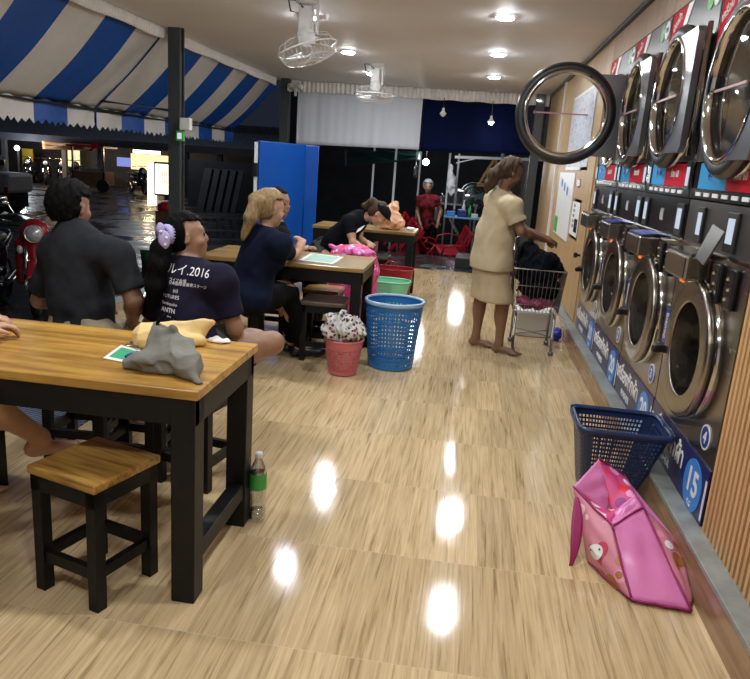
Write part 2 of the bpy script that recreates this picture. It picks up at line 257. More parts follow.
class MB:
    def __init__(s): s.v = []; s.f = []; s.mi = []; s.cur = 0
    def add(s, vs, fs):
        n = len(s.v); s.v += [Vector(p) for p in vs]; s.f += [tuple(i + n for i in f) for f in fs]; s.mi += [s.cur] * len(fs); return s
    def box(s, c, size, rot=None, rz=0):
        x, y, z = [k / 2 for k in size]; m = rot or Matrix.Rotation(rz, 3, 'Z'); c = Vector(c)
        vs = [c + m @ Vector((i * x, j * y, k * z)) for i in (-1, 1) for j in (-1, 1) for k in (-1, 1)]
        return s.add(vs, [(0, 1, 3, 2), (4, 6, 7, 5), (0, 4, 5, 1), (2, 3, 7, 6), (0, 2, 6, 4), (1, 5, 7, 3)])
    def span(s, lo, hi):
        lo, hi = Vector(lo), Vector(hi); return s.box((lo + hi) / 2, hi - lo)
    def bar(s, a, b, w, h, up=(0, 0, 1)):
        a, b = Vector(a), Vector(b); x, y, d = frame(b - a, up); m = Matrix((x, y, d)).transposed()
        return s.box((a + b) / 2, (w, h, (b - a).length), m)
    def cyl(s, a, b, r, r2=None, n=16, caps=True):
        return s.tube([a, b], [r, r if r2 is None else r2], n, caps)
    def tube(s, pts, r, n=10, caps=True, closed=False):
        pts = [Vector(p) for p in pts]; N = len(pts)
        rs = list(r) if isinstance(r, (list, tuple)) else [r] * N
        vs = []; px = None
        for i, p in enumerate(pts):
            if closed: d = pts[(i + 1) % N] - pts[i - 1]
            else: d = pts[min(i + 1, N - 1)] - pts[max(i - 1, 0)]
            d.normalize()
            if px is None: x, y, _ = frame(d)
            else:
                x = (px - d * px.dot(d));
                x = x.normalized() if x.length > 1e-5 else frame(d)[0]; y = d.cross(x)
            px = x
            vs += [p + rs[i] * (x * math.cos(2 * PI * k / n) + y * math.sin(2 * PI * k / n)) for k in range(n)]
        fs = []
        for i in range(N if closed else N - 1):
            j = (i + 1) % N
            fs += [(i * n + k, i * n + (k + 1) % n, j * n + (k + 1) % n, j * n + k) for k in range(n)]
        if caps and not closed: fs += [tuple(range(n - 1, -1, -1)), tuple((N - 1) * n + k for k in range(n))]
        return s.add(vs, fs)
    def lathe(s, prof, c, ax=(0, 0, 1), n=32, caps=False, up=(0, 0, 1)):
        """prof: (radius, height along ax)"""
        x, y, d = frame(ax, up); c = Vector(c); vs = []
        for r, h in prof: vs += [c + d * h + r * (x * math.cos(2 * PI * k / n) + y * math.sin(2 * PI * k / n)) for k in range(n)]
        fs = []
        for i in range(len(prof) - 1): fs += [(i * n + k, i * n + (k + 1) % n, (i + 1) * n + (k + 1) % n, (i + 1) * n + k) for k in range(n)]
        if caps: fs += [tuple(range(n - 1, -1, -1)), tuple((len(prof) - 1) * n + k for k in range(n))]
        return s.add(vs, fs)
    def ball(s, c, r, n=14, rot=None):
        rr = r if isinstance(r, (list, tuple)) else (r, r, r); c = Vector(c); vs = []; fs = []; h = n // 2; m = rot or Matrix.Identity(3)
        for i in range(h + 1):
            t = PI * i / h
            for k in range(n): vs.append(c + m @ Vector((rr[0] * math.sin(t) * math.cos(2 * PI * k / n), rr[1] * math.sin(t) * math.sin(2 * PI * k / n), rr[2] * math.cos(t))))
        for i in range(h): fs += [(i * n + k, i * n + (k + 1) % n, (i + 1) * n + (k + 1) % n, (i + 1) * n + k) for k in range(n)]
        return s.add(vs, fs)
    def grid(s, fn, nu, nv, closeu=False):
        vs = [fn(i / nu, j / nv) for j in range(nv + 1) for i in range(nu if closeu else nu + 1)]; w = nu if closeu else nu + 1
        fs = [(j * w + i, j * w + (i + 1) % w, (j + 1) * w + (i + 1) % w, (j + 1) * w + i) for j in range(nv) for i in range(nu)]
        return s.add(vs, fs)
    def build(s, name, m, parent=None, smooth=False, bevel=0, thick=0, org=None, sub=0, off=0, seg=2):
        me = bpy.data.meshes.new(name); o0 = ORG[parent] if parent else (Vector(org) if org is not None else Vector((0, 0, 0)))
        me.from_pydata([tuple(p - o0) for p in s.v], [], s.f); me.validate(); me.update()
        o = link(name, me, m, parent, org)
        if isinstance(m, (list, tuple)): me.polygons.foreach_set('material_index', s.mi[:len(me.polygons)])
        if smooth: me.polygons.foreach_set('use_smooth', [True] * len(me.polygons))
        if thick: d = o.modifiers.new('thickness', 'SOLIDIFY'); d.thickness = thick; d.offset = off
        if sub: d = o.modifiers.new('smooth', 'SUBSURF'); d.levels = sub; d.render_levels = sub
        if bevel: d = o.modifiers.new('edges', 'BEVEL'); d.width = bevel; d.segments = seg; d.limit_method = 'ANGLE'; d.angle_limit = .7
        return o
def dup(root, loc, rz=0, label=None, cat=None, group=None):
    def cp(o, par):
        c = o.copy(); COL.objects.link(c)
        if par: c.parent = par
        for ch in [x for x in SC.objects if x.parent == o]: cp(ch, c)
        return c
    r = cp(root, None); r.location = loc; r.rotation_euler = (0, 0, rz)
    if label: r['label'] = label
    if group: r['group'] = group
    return r
def text(name, body, size, m, parent, loc, right, up, depth=.001, align='CENTER', extr=None, proj=None, bold=False):
    c = bpy.data.curves.new('lettering', 'FONT'); c.body = body; c.size = size; c.align_x = align; c.align_y = 'CENTER'; c.extrude = depth
    if bold: c.offset = size * .018
    t = bpy.data.objects.new('lettering', c); COL.objects.link(t)
    me = bpy.data.meshes.new_from_object(t.evaluated_get(bpy.context.evaluated_depsgraph_get()))
    COL.objects.unlink(t); bpy.data.objects.remove(t)
    r = Vector(right).normalized(); u = Vector(up).normalized(); u = (u - r * u.dot(r)).normalized(); n = r.cross(u); loc = Vector(loc); o0 = ORG[parent]
    for v in me.vertices:
        p = loc + r * v.co.x + u * v.co.y + n * v.co.z
        if proj: p = proj(p)
        v.co = p - o0
    me.materials.clear()
    return link(name, me, m, parent)
def struct(mb, name, m, **k): return tag(mb.build(name, m, **k), kind='structure')
# ------------------------------------------------------------------ the setting
FX, KX, KZ, CZ = 1.03, .95, .17, 2.66
YB = 11.6
struct(MB().span((-3.3, -2, -.12), (.95, 10.35, 0)), 'floor', M['floor'])
struct(MB().span((-3.45, -2, -.42), (-3.3, 10.35, .0)), 'trim_1', M['kerbtop'])
struct(MB().span((-3.45, 10.35, -.6), (1.9, 12.2, -.02)), 'entry_tiles', M['darktile'])
struct(MB().span((-3.45, 12.2, -.6), (14, 40, -.42)), 'back_yard_ground', M['asphalt'])
struct(MB().span((-80, -10, -.6), (-3.45, 90, -.42)), 'street', M['asphalt'])
struct(MB().span((-3.32, -2, CZ), (1.95, YB + .2, CZ + .12)), 'ceiling', M['ceil'])
struct(MB().span((-3.5, -2, CZ - .02), (-3.32, YB + .2, CZ + .18)), 'trim_2', M['post'])
struct(MB().span((-3.45, -2.12, -.1), (1.95, -2, CZ + .1)), 'wall_bounce', M['ceil'])  # unseen wall added behind the camera to bounce light back in
struct(MB().span((1.83, -2, 0), (1.95, YB + .2, CZ)), 'wall_right', M['nightwall'])
k = MB().span((KX, -2, 0), (1.83, YB, .148)); struct(k, 'trim_3', M['kerbwood'])
k = MB().span((KX - .004, -2, .148), (1.83, YB, KZ)); struct(k, 'trim_4', M['kerbtop'], bevel=.003)
# header wall above the dryers: vertical reeding
m = MB(); m.span((FX + .012, 2.70, 2.43), (FX + .1, 6.47, CZ))
y = 2.70
while y < 6.46:
    m.span((FX - .002, y, 2.43), (FX + .012, y + .026, CZ)); y += .034
struct(m, 'wall_upper', M['header'])
struct(MB().span((FX - .035, -2, CZ - .035), (FX + .03, YB, CZ)), 'trim_5', M['post'])
# near slatted panel
m = MB(); m.cur = 0; m.span((FX + .03, -2, KZ), (FX + .07, 2.695, CZ)); m.cur = 1
y = 2.69
while y > -1.95:
    m.bar((FX + .012, y - .012, KZ), (FX + .012, y - .012, CZ), .032, .021); y -= .04
struct(m, 'wall_slatted', [M['slatback'], M['slat']])
# tan wall beyond the machines with its door
ya = onX(560, 200, FX).y
struct(MB().span((FX, 6.47, KZ), (FX + .1, YB + .1, CZ)), 'wall_tan', M['tanwall'])
d1 = MB().span((FX - .012, 6.56, KZ + .01), (FX, 7.45, 2.25)).build('door_1', M['tanwall'], bevel=.003); tag(d1, kind='structure')
kn = onX(582, 256, FX); kn.y = 6.66
MB().lathe([(0, .06), (.02, .058), (.028, .045), (.022, .03), (.01, .02), (.012, 0)], (FX - .012, kn.y, kn.z), (-1, 0, 0), 16).build('door_knob', M['blackp'], d1, smooth=True)
struct(MB().span((FX - .03, 9.6, KZ), (FX, 9.66, CZ)), 'trim_6', M['white'])
# glass partition and dark pillar closing the right rear corner
struct(MB().span((.80, YB - .05, -.02), (.93, YB + .05, CZ)), 'trim_7', M['post'])
w1 = thing('window_1', (.3, YB, 0), None, None); tag(w1, kind='structure')
MB().span((.40, YB - .01, .02), (.80, YB + .01, 1.72)).build('window_pane', M['glass'], w1)
MB().span((.36, YB - .03, 0), (.40, YB + .03, 1.75)).build('window_frame', M['post'], w1)

def poster(name, c, m, label, cat='poster', t=.006):
    """c: four pixel corners on the tan wall, near top / near bottom / far bottom / far top"""
    ps = [onX(*p, FX) for p in c]; y0 = min(p.y for p in ps[:2]); y1 = max(p.y for p in ps[2:]); z0 = min(ps[1].z, ps[2].z); z1 = max(ps[0].z, ps[3].z)
    r = thing(name, (FX, (y0 + y1) / 2, (z0 + z1) / 2), label, cat)
    return r, y0, y1, z0, z1
def wall_sheet(name, y0, y1, z0, z1, label, cat, frame_m=None, rows=0, print_m=None):
    r = thing(name, (FX, (y0 + y1) / 2, z0), label, cat)
    MB().span((FX - .012, y0, z0), (FX - .001, y1, z1)).build('board', frame_m or M['whiteg'], r)
    if print_m: MB().span((FX - .014, y0 + .03, z0 + .03), (FX - .012, y1 - .03, z1 - .03)).build('print', print_m, r)
    return r
pa = wall_sheet('price_poster', 6.98, 8.65, 1.55, 2.34, 'large pale printed notice seen through the open dryer door glass', 'poster', None, 0, M['poster'])
p2 = wall_sheet('wall_sign', 7.75, 9.1, .80, 1.52, 'tall white wall sign with green lower corner on the tan wall', 'sign')
for q in range(7): MB().lathe([(0, .004), (.05, .003), (.05, 0)], (FX - .012, 8.9 - q * .14, 1.42 - q * .02), (-1, 0, 0), 16).build('pictogram', M['bluepaper'] if q % 2 else M['screen'], p2)
MB().span((FX - .016, 8.75, .82), (FX - .012, 9.05, 1.0)).build('green_corner', M['greeng'], p2)
p3 = wall_sheet('framed_notice', 7.02, 7.62, .88, 1.27, 'small framed notice in dark frame beside the tall white wall sign', 'notice', M['rust'])
MB().span((FX - .016, 7.06, .91), (FX - .012, 7.58, 1.24)).build('sheet', M['paper'], p3)
MB().span((FX - .019, 7.1, .95), (FX - .016, 7.3, 1.08)).build('dark_photo', M['blackp'], p3, )
for q in range(5): text('lettering', '1 2 3 4', .045, M['badge'], p3, (FX - .017, 7.42, 1.2 - q * .05), (0, -1, 0), (0, 0, 1))
pp = wall_sheet('pink_notice', 7.25, 7.55, 1.38, 1.47, 'tiny pink bordered notice above the framed notice', 'notice', M['pinkc']); MB().span((FX - .016, 7.28, 1.395), (FX - .012, 7.52, 1.455)).build('sheet', M['paper'], pp)

# ------------------------------------------------------------------ washing machines and dryers
def hole_plate(mb, x, y0, y1, z0, z1, cy, cz, r, n=56, wid=0):
    """rectangle in the plane x with a round hole"""
    angs = sorted([2 * PI * i / n for i in range(n)] + [math.atan2(b - cz, a - cy) % (2 * PI) for a in (y0, y1) for b in (z0, z1)])
    vi = []; vo = []
    for a in angs:
        c, s = math.cos(a), math.sin(a)
        t = min([((y1 if c > 0 else y0) - cy) / c if abs(c) > 1e-6 else 9e9, ((z1 if s > 0 else z0) - cz) / s if abs(s) > 1e-6 else 9e9])
        vi.append((x, cy + r * c, cz + r * s)); vo.append((x, cy + t * c, cz + t * s))
    N = len(angs); mb.add(vi + vo, [(i, (i + 1) % N, N + (i + 1) % N, N + i) for i in range(N)]); return mb
TH = 'เครื่องซักผ้า'
V0 = lambda *a: Vector(a)
def washer(i, y0, y1, kg, label, seatcol):
    cy = (y0 + y1) / 2 - .0; cz = .79; g = .006
    t = thing('washing_machine', (FX, cy, KZ), label, 'washing machine', None)
    y0 += g; y1 -= g
    b = MB(); hole_plate(b, FX, y0, y1, .41, 1.215, cy, cz, .235)
    b.span((FX + .001, y0, .17), (1.75, y0 + .004, 1.425)); b.span((FX + .001, y1 - .004, .17), (1.75, y1, 1.425)); b.span((FX + .002, y0, 1.211), (1.75, y1, 1.215))
    b.build('cabinet', M['steel'], t, thick=.002, off=-1)
    # banner
    bn = MB().span((FX - .004, y0, .172), (FX + .02, y1, .408)).build('banner', M['purple'], t)
    MB().span((FX - .0055, y0, .172), (FX - .004, y0 + .34, .408)).build('banner_end', M['deepblue'], bn)
    MB().span((FX - .0062, y0 + .003, .19), (FX - .0055, y0 + .022, .36)).build('white_bar', M['whiteg'], bn)
    MB().lathe([(0, .004), (.112, .004), (.112, 0)], (FX - .004, y0 + .16, .275), (-1, 0, 0), 40).build('blue_circle', M['bluec'], bn)
    text('lettering', kg, .15, M['ctext'], bn, (FX - .0085, y0 + .16, .285), (0, -1, 0), (0, 0, 1), bold=True)
    text('lettering', 'KG', .035, M['ctext'], bn, (FX - .0085, y0 + .16, .195), (0, -1, 0), (0, 0, 1))
    text('lettering', TH, .125, M['ctext'], bn, (FX - .005, (y0 + .34 + y1) / 2 - .01, .315), (0, -1, 0), (0, 0, 1), bold=True)
    text('lettering', 'WASHER', .055, M['ctext'], bn, (FX - .005, (y0 + .34 + y1) / 2 - .01, .215), (0, -1, 0), (0, 0, 1))
    # drum and tub
    MB().lathe([(.237, 0), (.236, .05)], (FX, cy, cz), (1, 0, 0), 48).grid(lambda u, v: V0(FX + [.05, .06, .12, .2, .28, .36, .44][int(round(v * 6))], cy + (.226 + .006 * math.cos(40 * PI * u)) * math.cos(2 * PI * u), cz + (.226 + .006 * math.cos(40 * PI * u)) * math.sin(2 * PI * u)), 160, 6, True).lathe([(.233, .44), (.12, .46), (0, .46)], (FX, cy, cz), (1, 0, 0), 48).build('drum', M['drum'], t, smooth=True)
    rb = MB()
    for q in range(16):
        a = 2 * PI * q / 16; rb.box((FX + .26, cy + .222 * math.cos(a), cz + .222 * math.sin(a)), (.34, .018, .01), Matrix.Rotation(a + PI / 2, 3, 'X'))
    rb.build('drum_ribs', M['chrome'], t)
    # door: two stacked steel rims with a black gasket between, domed glass
    dr = MB().lathe([(.225, .0), (.228, .035), (.205, .042), (.2055, .046), (.209, .050), (.214, .0505), (.288, .0515), (.297, .050), (.303, .045), (.304, .03), (.30, .026), (.29, .026)], (FX, cy, cz), (-1, 0, 0), 64).build('door', M['steel'], t, smooth=True)
    MB().lathe([(.286, .028), (.286, .014), (.296, .014), (.296, .028)], (FX, cy, cz), (-1, 0, 0), 64).build('gasket', M['rubber'], dr, smooth=True)
    MB().lathe([(.292, .016), (.303, .014), (.305, .0)], (FX, cy, cz), (-1, 0, 0), 64).build('outer_rim', M['chrome'], dr, smooth=True)
    MB().lathe([(0, -.09), (.08, -.085), (.15, -.055), (.2, .0), (.207, .045)], (FX, cy, cz), (-1, 0, 0), 48).build('door_glass', M['dglass'], dr, smooth=True)
    hy = cy + .345
    hd = MB().bar((FX - .03, hy, cz - .085), (FX - .095, hy - .03, cz - .085), .03, .04).bar((FX - .055, hy + .04, cz - .07), (FX - .05, hy - .0, cz - .085), .028, .035).build('handle', M['rubber'], dr, bevel=.012, seg=3)
    st = MB().span((FX - .035, hy - .01, cz - .06), (FX - .03, hy + .055, cz + .11)).build('handle_sticker', M['badge'], dr)
    text('lettering', 'ปิดประตู', .04, M['ctext'], st, (FX - .036, hy + .022, cz + .025), (0, 0, 1), (0, 1, 0))
    for dy in (-.40, .39): MB().lathe([(0, .006), (.009, .005), (.01, 0)], (FX, cy + dy, cz + .1), (-1, 0, 0), 10).build('screw', M['chrome'], t)
    # number badge
    bd = MB().lathe([(0, .004), (.045, .004), (.045, 0)], (FX - .001, y0 + .125, .505), (-1, 0, 0), 32).build('number_badge', M['badge'], t)
    MB().lathe([(.045, .004), (.053, .004), (.053, 0)], (FX - .001, y0 + .125, .505), (-1, 0, 0), 32).build('badge_rim', M['whiteg'], bd)
    text('lettering', str(i), .07, M['ctext'], bd, (FX - .006, y0 + .125, .503), (0, -1, 0), (0, 0, 1), bold=True)
    text('lettering', '8.0.8', .04, M['orange'], t, (FX - .002, y1 - .1, 1.05), (0, -1, 0), (0, 0, 1))
    # soap box with flap
    sb = MB().span((FX - .11, cy - .02, 1.09), (FX, cy + .3, 1.2)).build('soap_box', M['steel'], t, bevel=.012)
    MB().add([(FX - .09, cy - .02, 1.205), (FX - .10, cy + .29, 1.205), (FX + .0, cy + .27, 1.215), (FX + .0, cy - .0, 1.215)], [(0, 1, 2, 3)]).build('soap_lid', seatcol, sb, thick=.006)
    if i > 3: MB().add([(FX - .08, cy - .05, 1.20), (FX - .08, cy - .17, 1.18), (FX - .03, cy - .19, 1.32), (FX - .03, cy - .04, 1.34)], [(0, 1, 2, 3)]).build('coin_flap', M['steeld'], t, thick=.008)
    for dy in (-.14, -.31):
        cb = MB().span((FX - .02, cy + dy - .045, 1.03), (FX, cy + dy + .045, 1.19)).build('button_plate', M['blackp'], t, bevel=.006)
        for q in range(3): MB().ball((FX - .022, cy + dy + (-1) ** q * .01, 1.07 + q * .04), .009, 8).build('button', M['chrome'], cb)
    # control shelf above the washer
    cp = MB().span((FX + .001, y0, 1.228), (FX + .03, y1, 1.425)).build('control_panel', M['blackp'] if i < 4 else M['steeld'], t)
    MB().span((FX - .012, y0, 1.214), (FX + .02, y1, 1.228)).build('shelf_edge', M['chrome'], t)
    for dy, bw in ((.36, .05), (-.36, .06)) if i < 4 else ((.22, .045), (-.19, .06)):
        s0 = MB().span((FX - .012, cy + dy - bw, 1.24), (FX + .001, cy + dy + bw, 1.40)).build('display_unit', M['rubber'], cp, bevel=.004)
        MB().span((FX - .014, cy + dy - bw * .6, 1.275), (FX - .012, cy + dy + bw * .6, 1.375)).build('lit_display', M['screen'], s0) if False else MB().span((FX - .014, cy + dy - bw * .6, 1.275), (FX - .012, cy + dy + bw * .6, 1.375)).build('lit_display', M['screen'], cp)
    text('lettering', '(((', .07, M['ctext'], cp, (FX - .001, cy + .02, 1.33), (0, -1, 0), (0, 0, 1)) if i < 4 else None
    return t
def ddoor(t, hinge, U, W, cu, closed=True):
    """dryer door: hinge point, U from hinge to free edge, W outward"""
    hinge, U, W = Vector(hinge), Vector(U).normalized(), Vector(W).normalized(); Z = Vector((0, 0, 1)); c = hinge + U * cu
    dr = MB().lathe([(.29, .0), (.288, .03), (.298, .04), (.325, .044), (.345, .034), (.356, .012), (.356, -.01), (.32, -.03), (.29, -.02), (.29, 0)], c, W, 72).build('door', M['rubber'], t, smooth=True)
    MB().lathe([(.272, .02), (.276, .046), (.290, .052), (.302, .044)], c, W, 72).build('door_trim', M['chrome'], dr, smooth=True)
    MB().lathe([(.343, .036), (.351, .028), (.359, .014)], c, W, 72).build('rim_edge', M['steeld'], dr, smooth=True)  # thin dark steel band round the outer edge of the door
    MB().lathe([(0, .026), (.15, .024), (.276, .018)], c, W, 56).build('door_glass', M['glass'], dr, smooth=True)
    pm = MB(); hh = .285; ra = .345 if not closed else .30; wo = .0 if not closed else .03; vi = []; vo = []; n = 40
    for q in range(n + 1):
        a = -PI / 2 + PI * q / n; ci, si = -math.cos(a), math.sin(a)
        tt = min((cu - .01) / abs(ci) if abs(ci) > 1e-6 else 9, hh / abs(si) if abs(si) > 1e-6 else 9); tt = max(tt, ra)
        vi.append(c + W * wo + U * ci * ra + Z * si * ra); vo.append(c + W * wo + U * ci * tt + Z * si * tt)
    pm.add(vi + vo, [(q, q + 1, n + 2 + q, n + 1 + q) for q in range(n)]).build('hinge_plate', M['gsteel'], dr, thick=.03)
    MB().cyl(hinge + Z * -.3, hinge + Z * .3, .012, n=10).build('hinge', M['chrome'], dr, smooth=True)
    hb = MB().bar(c + U * .22 + W * .035, c - U * .16 + W * .035, .006, .010).build('pull_bar', mat('pull_bar_mauve', (.38, .2, .22), .35), dr)
    MB().ball(c + U * .22 + W * .04, .011, 10).build('bar_knob', M['chrome'], dr)
    # red printed corner on the plate
    q = hinge + Z * .29
    return dr
def dryer(i, y0, y1, label, openit=False):
    cy = (y0 + y1) / 2 - (.08 if i == 4 else 0); cz = 1.925 - (.045 if i == 4 else 0); g = .006
    t = thing('tumble_dryer', (FX, cy, 1.43), label, 'tumble dryer')
    y0 += g; y1 -= g; r = .305
    b = MB(); hole_plate(b, FX, y0, y1, 1.60, 2.425, cy, cz, r); b.span((FX + .001, y0, 1.43), (1.75, y0 + .004, 2.425)); b.span((FX + .001, y1 - .004, 1.43), (1.75, y1, 2.425))
    b.build('cabinet', M['dpanel'], t, thick=.002, off=-1)
    for yy in (y0 + .004, y1 - .004): MB().span((FX - .008, yy - .004, 1.43), (FX, yy + .004, 2.425)).build('edge_strip', M['chrome'], t)
    MB().lathe([(r + .004, 0), (r + .002, .14), (.29, .16), (.29, .6), (.15, .62), (0, .62)], (FX, cy, cz), (1, 0, 0), 56).build('drum', M['drum'], t, smooth=True)
    rb = MB()
    for q in range(4):
        a = 2 * PI * q / 4 + .5; rb.box((FX + .38, cy + .27 * math.cos(a), cz + .27 * math.sin(a)), (.4, .05, .05), Matrix.Rotation(a, 3, 'X'))
    rb.build('drum_paddles', M['drumin'], t, bevel=.01)
    MB().lathe([(r + .05, 0), (r + .045, .025), (r + .008, .03), (r, .0)], (FX, cy, cz), (-1, 0, 0), 64).build('door_seat', M['chrome'], t, smooth=True)
    # price strip
    ym = cy + .06
    s0 = MB().span((FX - .006, ym, 1.478), (FX + .01, y1 - .10, 1.592)).build('blue_strip', M['blueg'], t)
    s1 = MB().span((FX - .006, y0 + .12, 1.478), (FX + .01, ym, 1.592)).build('red_strip', M['redg'], t)
    s2 = MB().span((FX - .004, y0, 1.432), (FX + .01, y1, 1.476)).build('button_strip', M['blackp'], t)
    for q in range(6): MB().span((FX - .008, y1 - .16 - q * .12, 1.445), (FX - .004, y1 - .09 - q * .12, 1.462)).build('label_button', M['whiteg'], s2)
    text('lettering', 'อุ่น 40', .05, M['badge'], s0, (FX - .007, (ym + y1 - .1) / 2, 1.545), (0, -1, 0), (0, 0, 1)); text('lettering', 'ร้อน 60', .05, M['whiteg'], s1, (FX - .007, (y0 + .12 + ym) / 2, 1.54), (0, -1, 0), (0, 0, 1))
    if i < 4:
        for yy in (y0 + .06, y1 - .05):
            u_ = MB().span((FX - .012, yy - .04, 1.47), (FX, yy + .035, 1.60)).build('display_unit', M['rubber'], t); MB().span((FX - .014, yy - .025, 1.485), (FX - .012, yy + .02, 1.575)).build('lit_display', M['screen'], u_)
    # corner graphics
    rg = MB().add([(FX - .003, y1 - .01, 2.42), (FX - .003, y1 - .01, 1.95), (FX - .003, y1 - .10, 2.10), (FX - .003, y1 - .30, 2.42)], [(0, 1, 2, 3)]).build('red_corner', M['redg'], t, thick=.002)
    wg = MB().add([(FX - .003, y1 - .30, 2.42), (FX - .003, y1 - .10, 2.10), (FX - .003, y1 - .30, 2.30), (FX - .003, y1 - .40, 2.42)], [(0, 1, 2, 3)]).build('white_corner', M['whiteg'], t, thick=.002)
    text('lettering', 'อบผ้า', .07, M['whiteg'], rg, (FX - .005, y1 - .12, 2.36), (0, -1, .35), (0, .3, 1)); text('lettering', 'เครื่อง', .06, M['whiteg'], rg, (FX - .005, y1 - .085, 2.25), (0, -1, .35), (0, .3, 1))
    for dy, mm in ((.20, 'greeng'), (.10, 'whiteg')):
        rd = MB().lathe([(0, .004), (.05, .004), (.05, 0)], (FX, y0 + dy, 2.36), (-1, 0, 0), 28).build('round_badge', M[mm], t)
        text('lettering', 'ON', .04, M['badge' if mm == 'whiteg' else 'ctext'], rd, (FX - .005, y0 + dy, 2.36), (0, -1, 0), (0, 0, 1))
    if openit: ddoor(t, (FX - .03, y0 + .03, cz), (-1, .03, 0), (-.03, -1, 0), (y1 - y0) / 2 - .075, False)
    else: ddoor(t, (FX - .035, y0 + .02, cz), (0, 1, 0), (-1, 0, 0), cy - y0 - .02)
    return t
EDG = [6.45, 5.48, 4.54, 3.63, 2.71]
wl = ['farthest stainless front-loading washer next to the tan door', 'stainless front-loading washer with badge 2, second from the tan wall', 'stainless front-loading washer with badge 3, third from the tan wall', 'nearest stainless washer with badge 4 and blue 15 circle, beside the slatted panel']
dl = ['farthest stacked dryer with its round door swung wide open', 'closed stacked dryer just this side of the open one', 'closed grey stacked dryer above washer 3, second nearest', 'nearest stacked dryer, cut by the picture edge, above washer 4']
for q in range(4):
    washer(q + 1, EDG[q + 1], EDG[q], '15' if q == 3 else '20', wl[q], M['badge'] if q in (1, 2) else M['steel']); dryer(q + 1, EDG[q + 1], EDG[q], dl[q], q == 0)

# ------------------------------------------------------------------ ceiling lights, fans
ll = []
def downlight(x, y, label):
    t = thing('ceiling_light', (x, y, CZ), label, 'ceiling light', 'round ceiling downlights')
    MB().lathe([(.085, -.001), (.083, -.014), (.070, -.016), (.068, -.004)], (x, y, CZ), (0, 0, 1), 28).build('trim_ring', M['white'], t, smooth=True)
    MB().lathe([(0, -.027), (.045, -.0255), (.065, -.020), (.069, -.012)], (x, y, CZ), (0, 0, 1), 28).build('diffuser', M['lamp'], t)
    return t
for y, lb in ((6.0, 'nearest visible downlight of the right row, at the top edge of the photo'), (7.86, 'second downlight of the right row, above the standing woman'), (9.75, 'farthest visible downlight of the right row, above the dryer door'), (4.1, 'right row downlight nearer than the picture shows'), (2.2, 'right row downlight over the near floor'), (.3, 'right row downlight behind the camera')): downlight(.1, y, lb)
for y, lb in ((8.25, 'left row downlight between the two fans'), (6.35, 'left row downlight half hidden behind the nearer fan'), (10.1, 'left row downlight half hidden behind the farther fan'), (4.4, 'left row downlight nearer than the fans'), (2.4, 'left row downlight over the near table'), (.4, 'left row downlight behind the camera')): downlight(-1.55, y, lb)
def ceiling_fan(x, y, r, label, tilt=(0, 0)):
    t = thing('orbit_fan', (x, y, CZ), label, 'fan', 'white caged ceiling fans')
    MB().lathe([(.0, 0), (.09, -.0), (.09, -.02), (.05, -.035), (0, -.035)], (x, y, CZ), (0, 0, 1), 20).build('mounting_plate', M['white'], t, smooth=True)
    MB().span((x - .06, y - .045, CZ - .22), (x + .05, y + .045, CZ - .035)).build('bracket', M['white'], t, bevel=.015)
    MB().bar((x + .085, y, CZ - .24), (x + .085, y, CZ - .02), .015, .05).bar((x + .085, y, CZ - .03), (x + .0, y, CZ - .03), .015, .05).build('side_arm', M['white'], t)
    mz = CZ - .255
    MB().lathe([(0, .07), (.05, .06), (.07, .02), (.07, -.04), (.045, -.075), (0, -.08)], (x, y, mz), (tilt[0], tilt[1], 1), 20).build('motor', M['white'], t, smooth=True)
    MB().tube([(x - .05, y, CZ - .1), (x - .13, y, CZ - .08), (x - .15, y, CZ - .0), (x - .09, y, CZ + .0), (x - .02, y - .05, CZ - .06)], .007, 6).build('cable', M['cable'], t)
    ax = Vector((tilt[0], tilt[1], 1)).normalized(); a, b, d = frame(ax); c = Vector((x, y, mz - .05)) - ax * .05
    R = lambda rr, h, th: c + d * h + rr * (a * math.cos(th) + b * math.sin(th))
    cg = MB().tube([R(r, 0, 2 * PI * q / 40) for q in range(40)], .007, 6, closed=True); w = MB()
    MB()
    for q in range(36):
        th = 2 * PI * q / 36; w.tube([R(.05, -.10, th), R(r * .5, -.098, th + .1), R(r * .85, -.07, th + .18), R(r, 0, th + .2)], .0017, 4)
    for q in range(10):
        th = 2 * PI * q / 10; w.tube([R(r, 0, th), R(r * .85, .07, th), R(.08, .10, th)], .0022, 4)
    for rr, h in ((r * .5, -.098), (r * .8, -.078)): w.tube([R(rr, h, 2 * PI * q / 32) for q in range(32)], .002, 4, closed=True)
    cgo = cg.build('cage_rim', M['white'], t, smooth=True); w.build('cage_wires', M['white'], cgo)
    MB().lathe([(0, -.106), (.05, -.104), (.05, -.098)], c, d, 20).build('centre_cap', M['white'], t)
    bl = MB()
    for q in range(3):
        th = 2 * PI * q / 3
        def fn(u, v): rr = .05 + u * (r - .08); e = th + (v - .5) * 1.3 * (.6 + .5 * u); return R(rr, -.035 + (v - .5) * .05, e)
        bl.grid(fn, 6, 6)
    bl.build('blades', M['glass'] if False else M['white'], t, smooth=True, thick=.003)
    return t
ceiling_fan(-1.42, 5.75, .235, 'nearer white caged fan hanging from the ceiling, tilted', (-.34, .0))
ceiling_fan(-1.36, 9.2, .25, 'farther white caged fan in front of the white sheet')

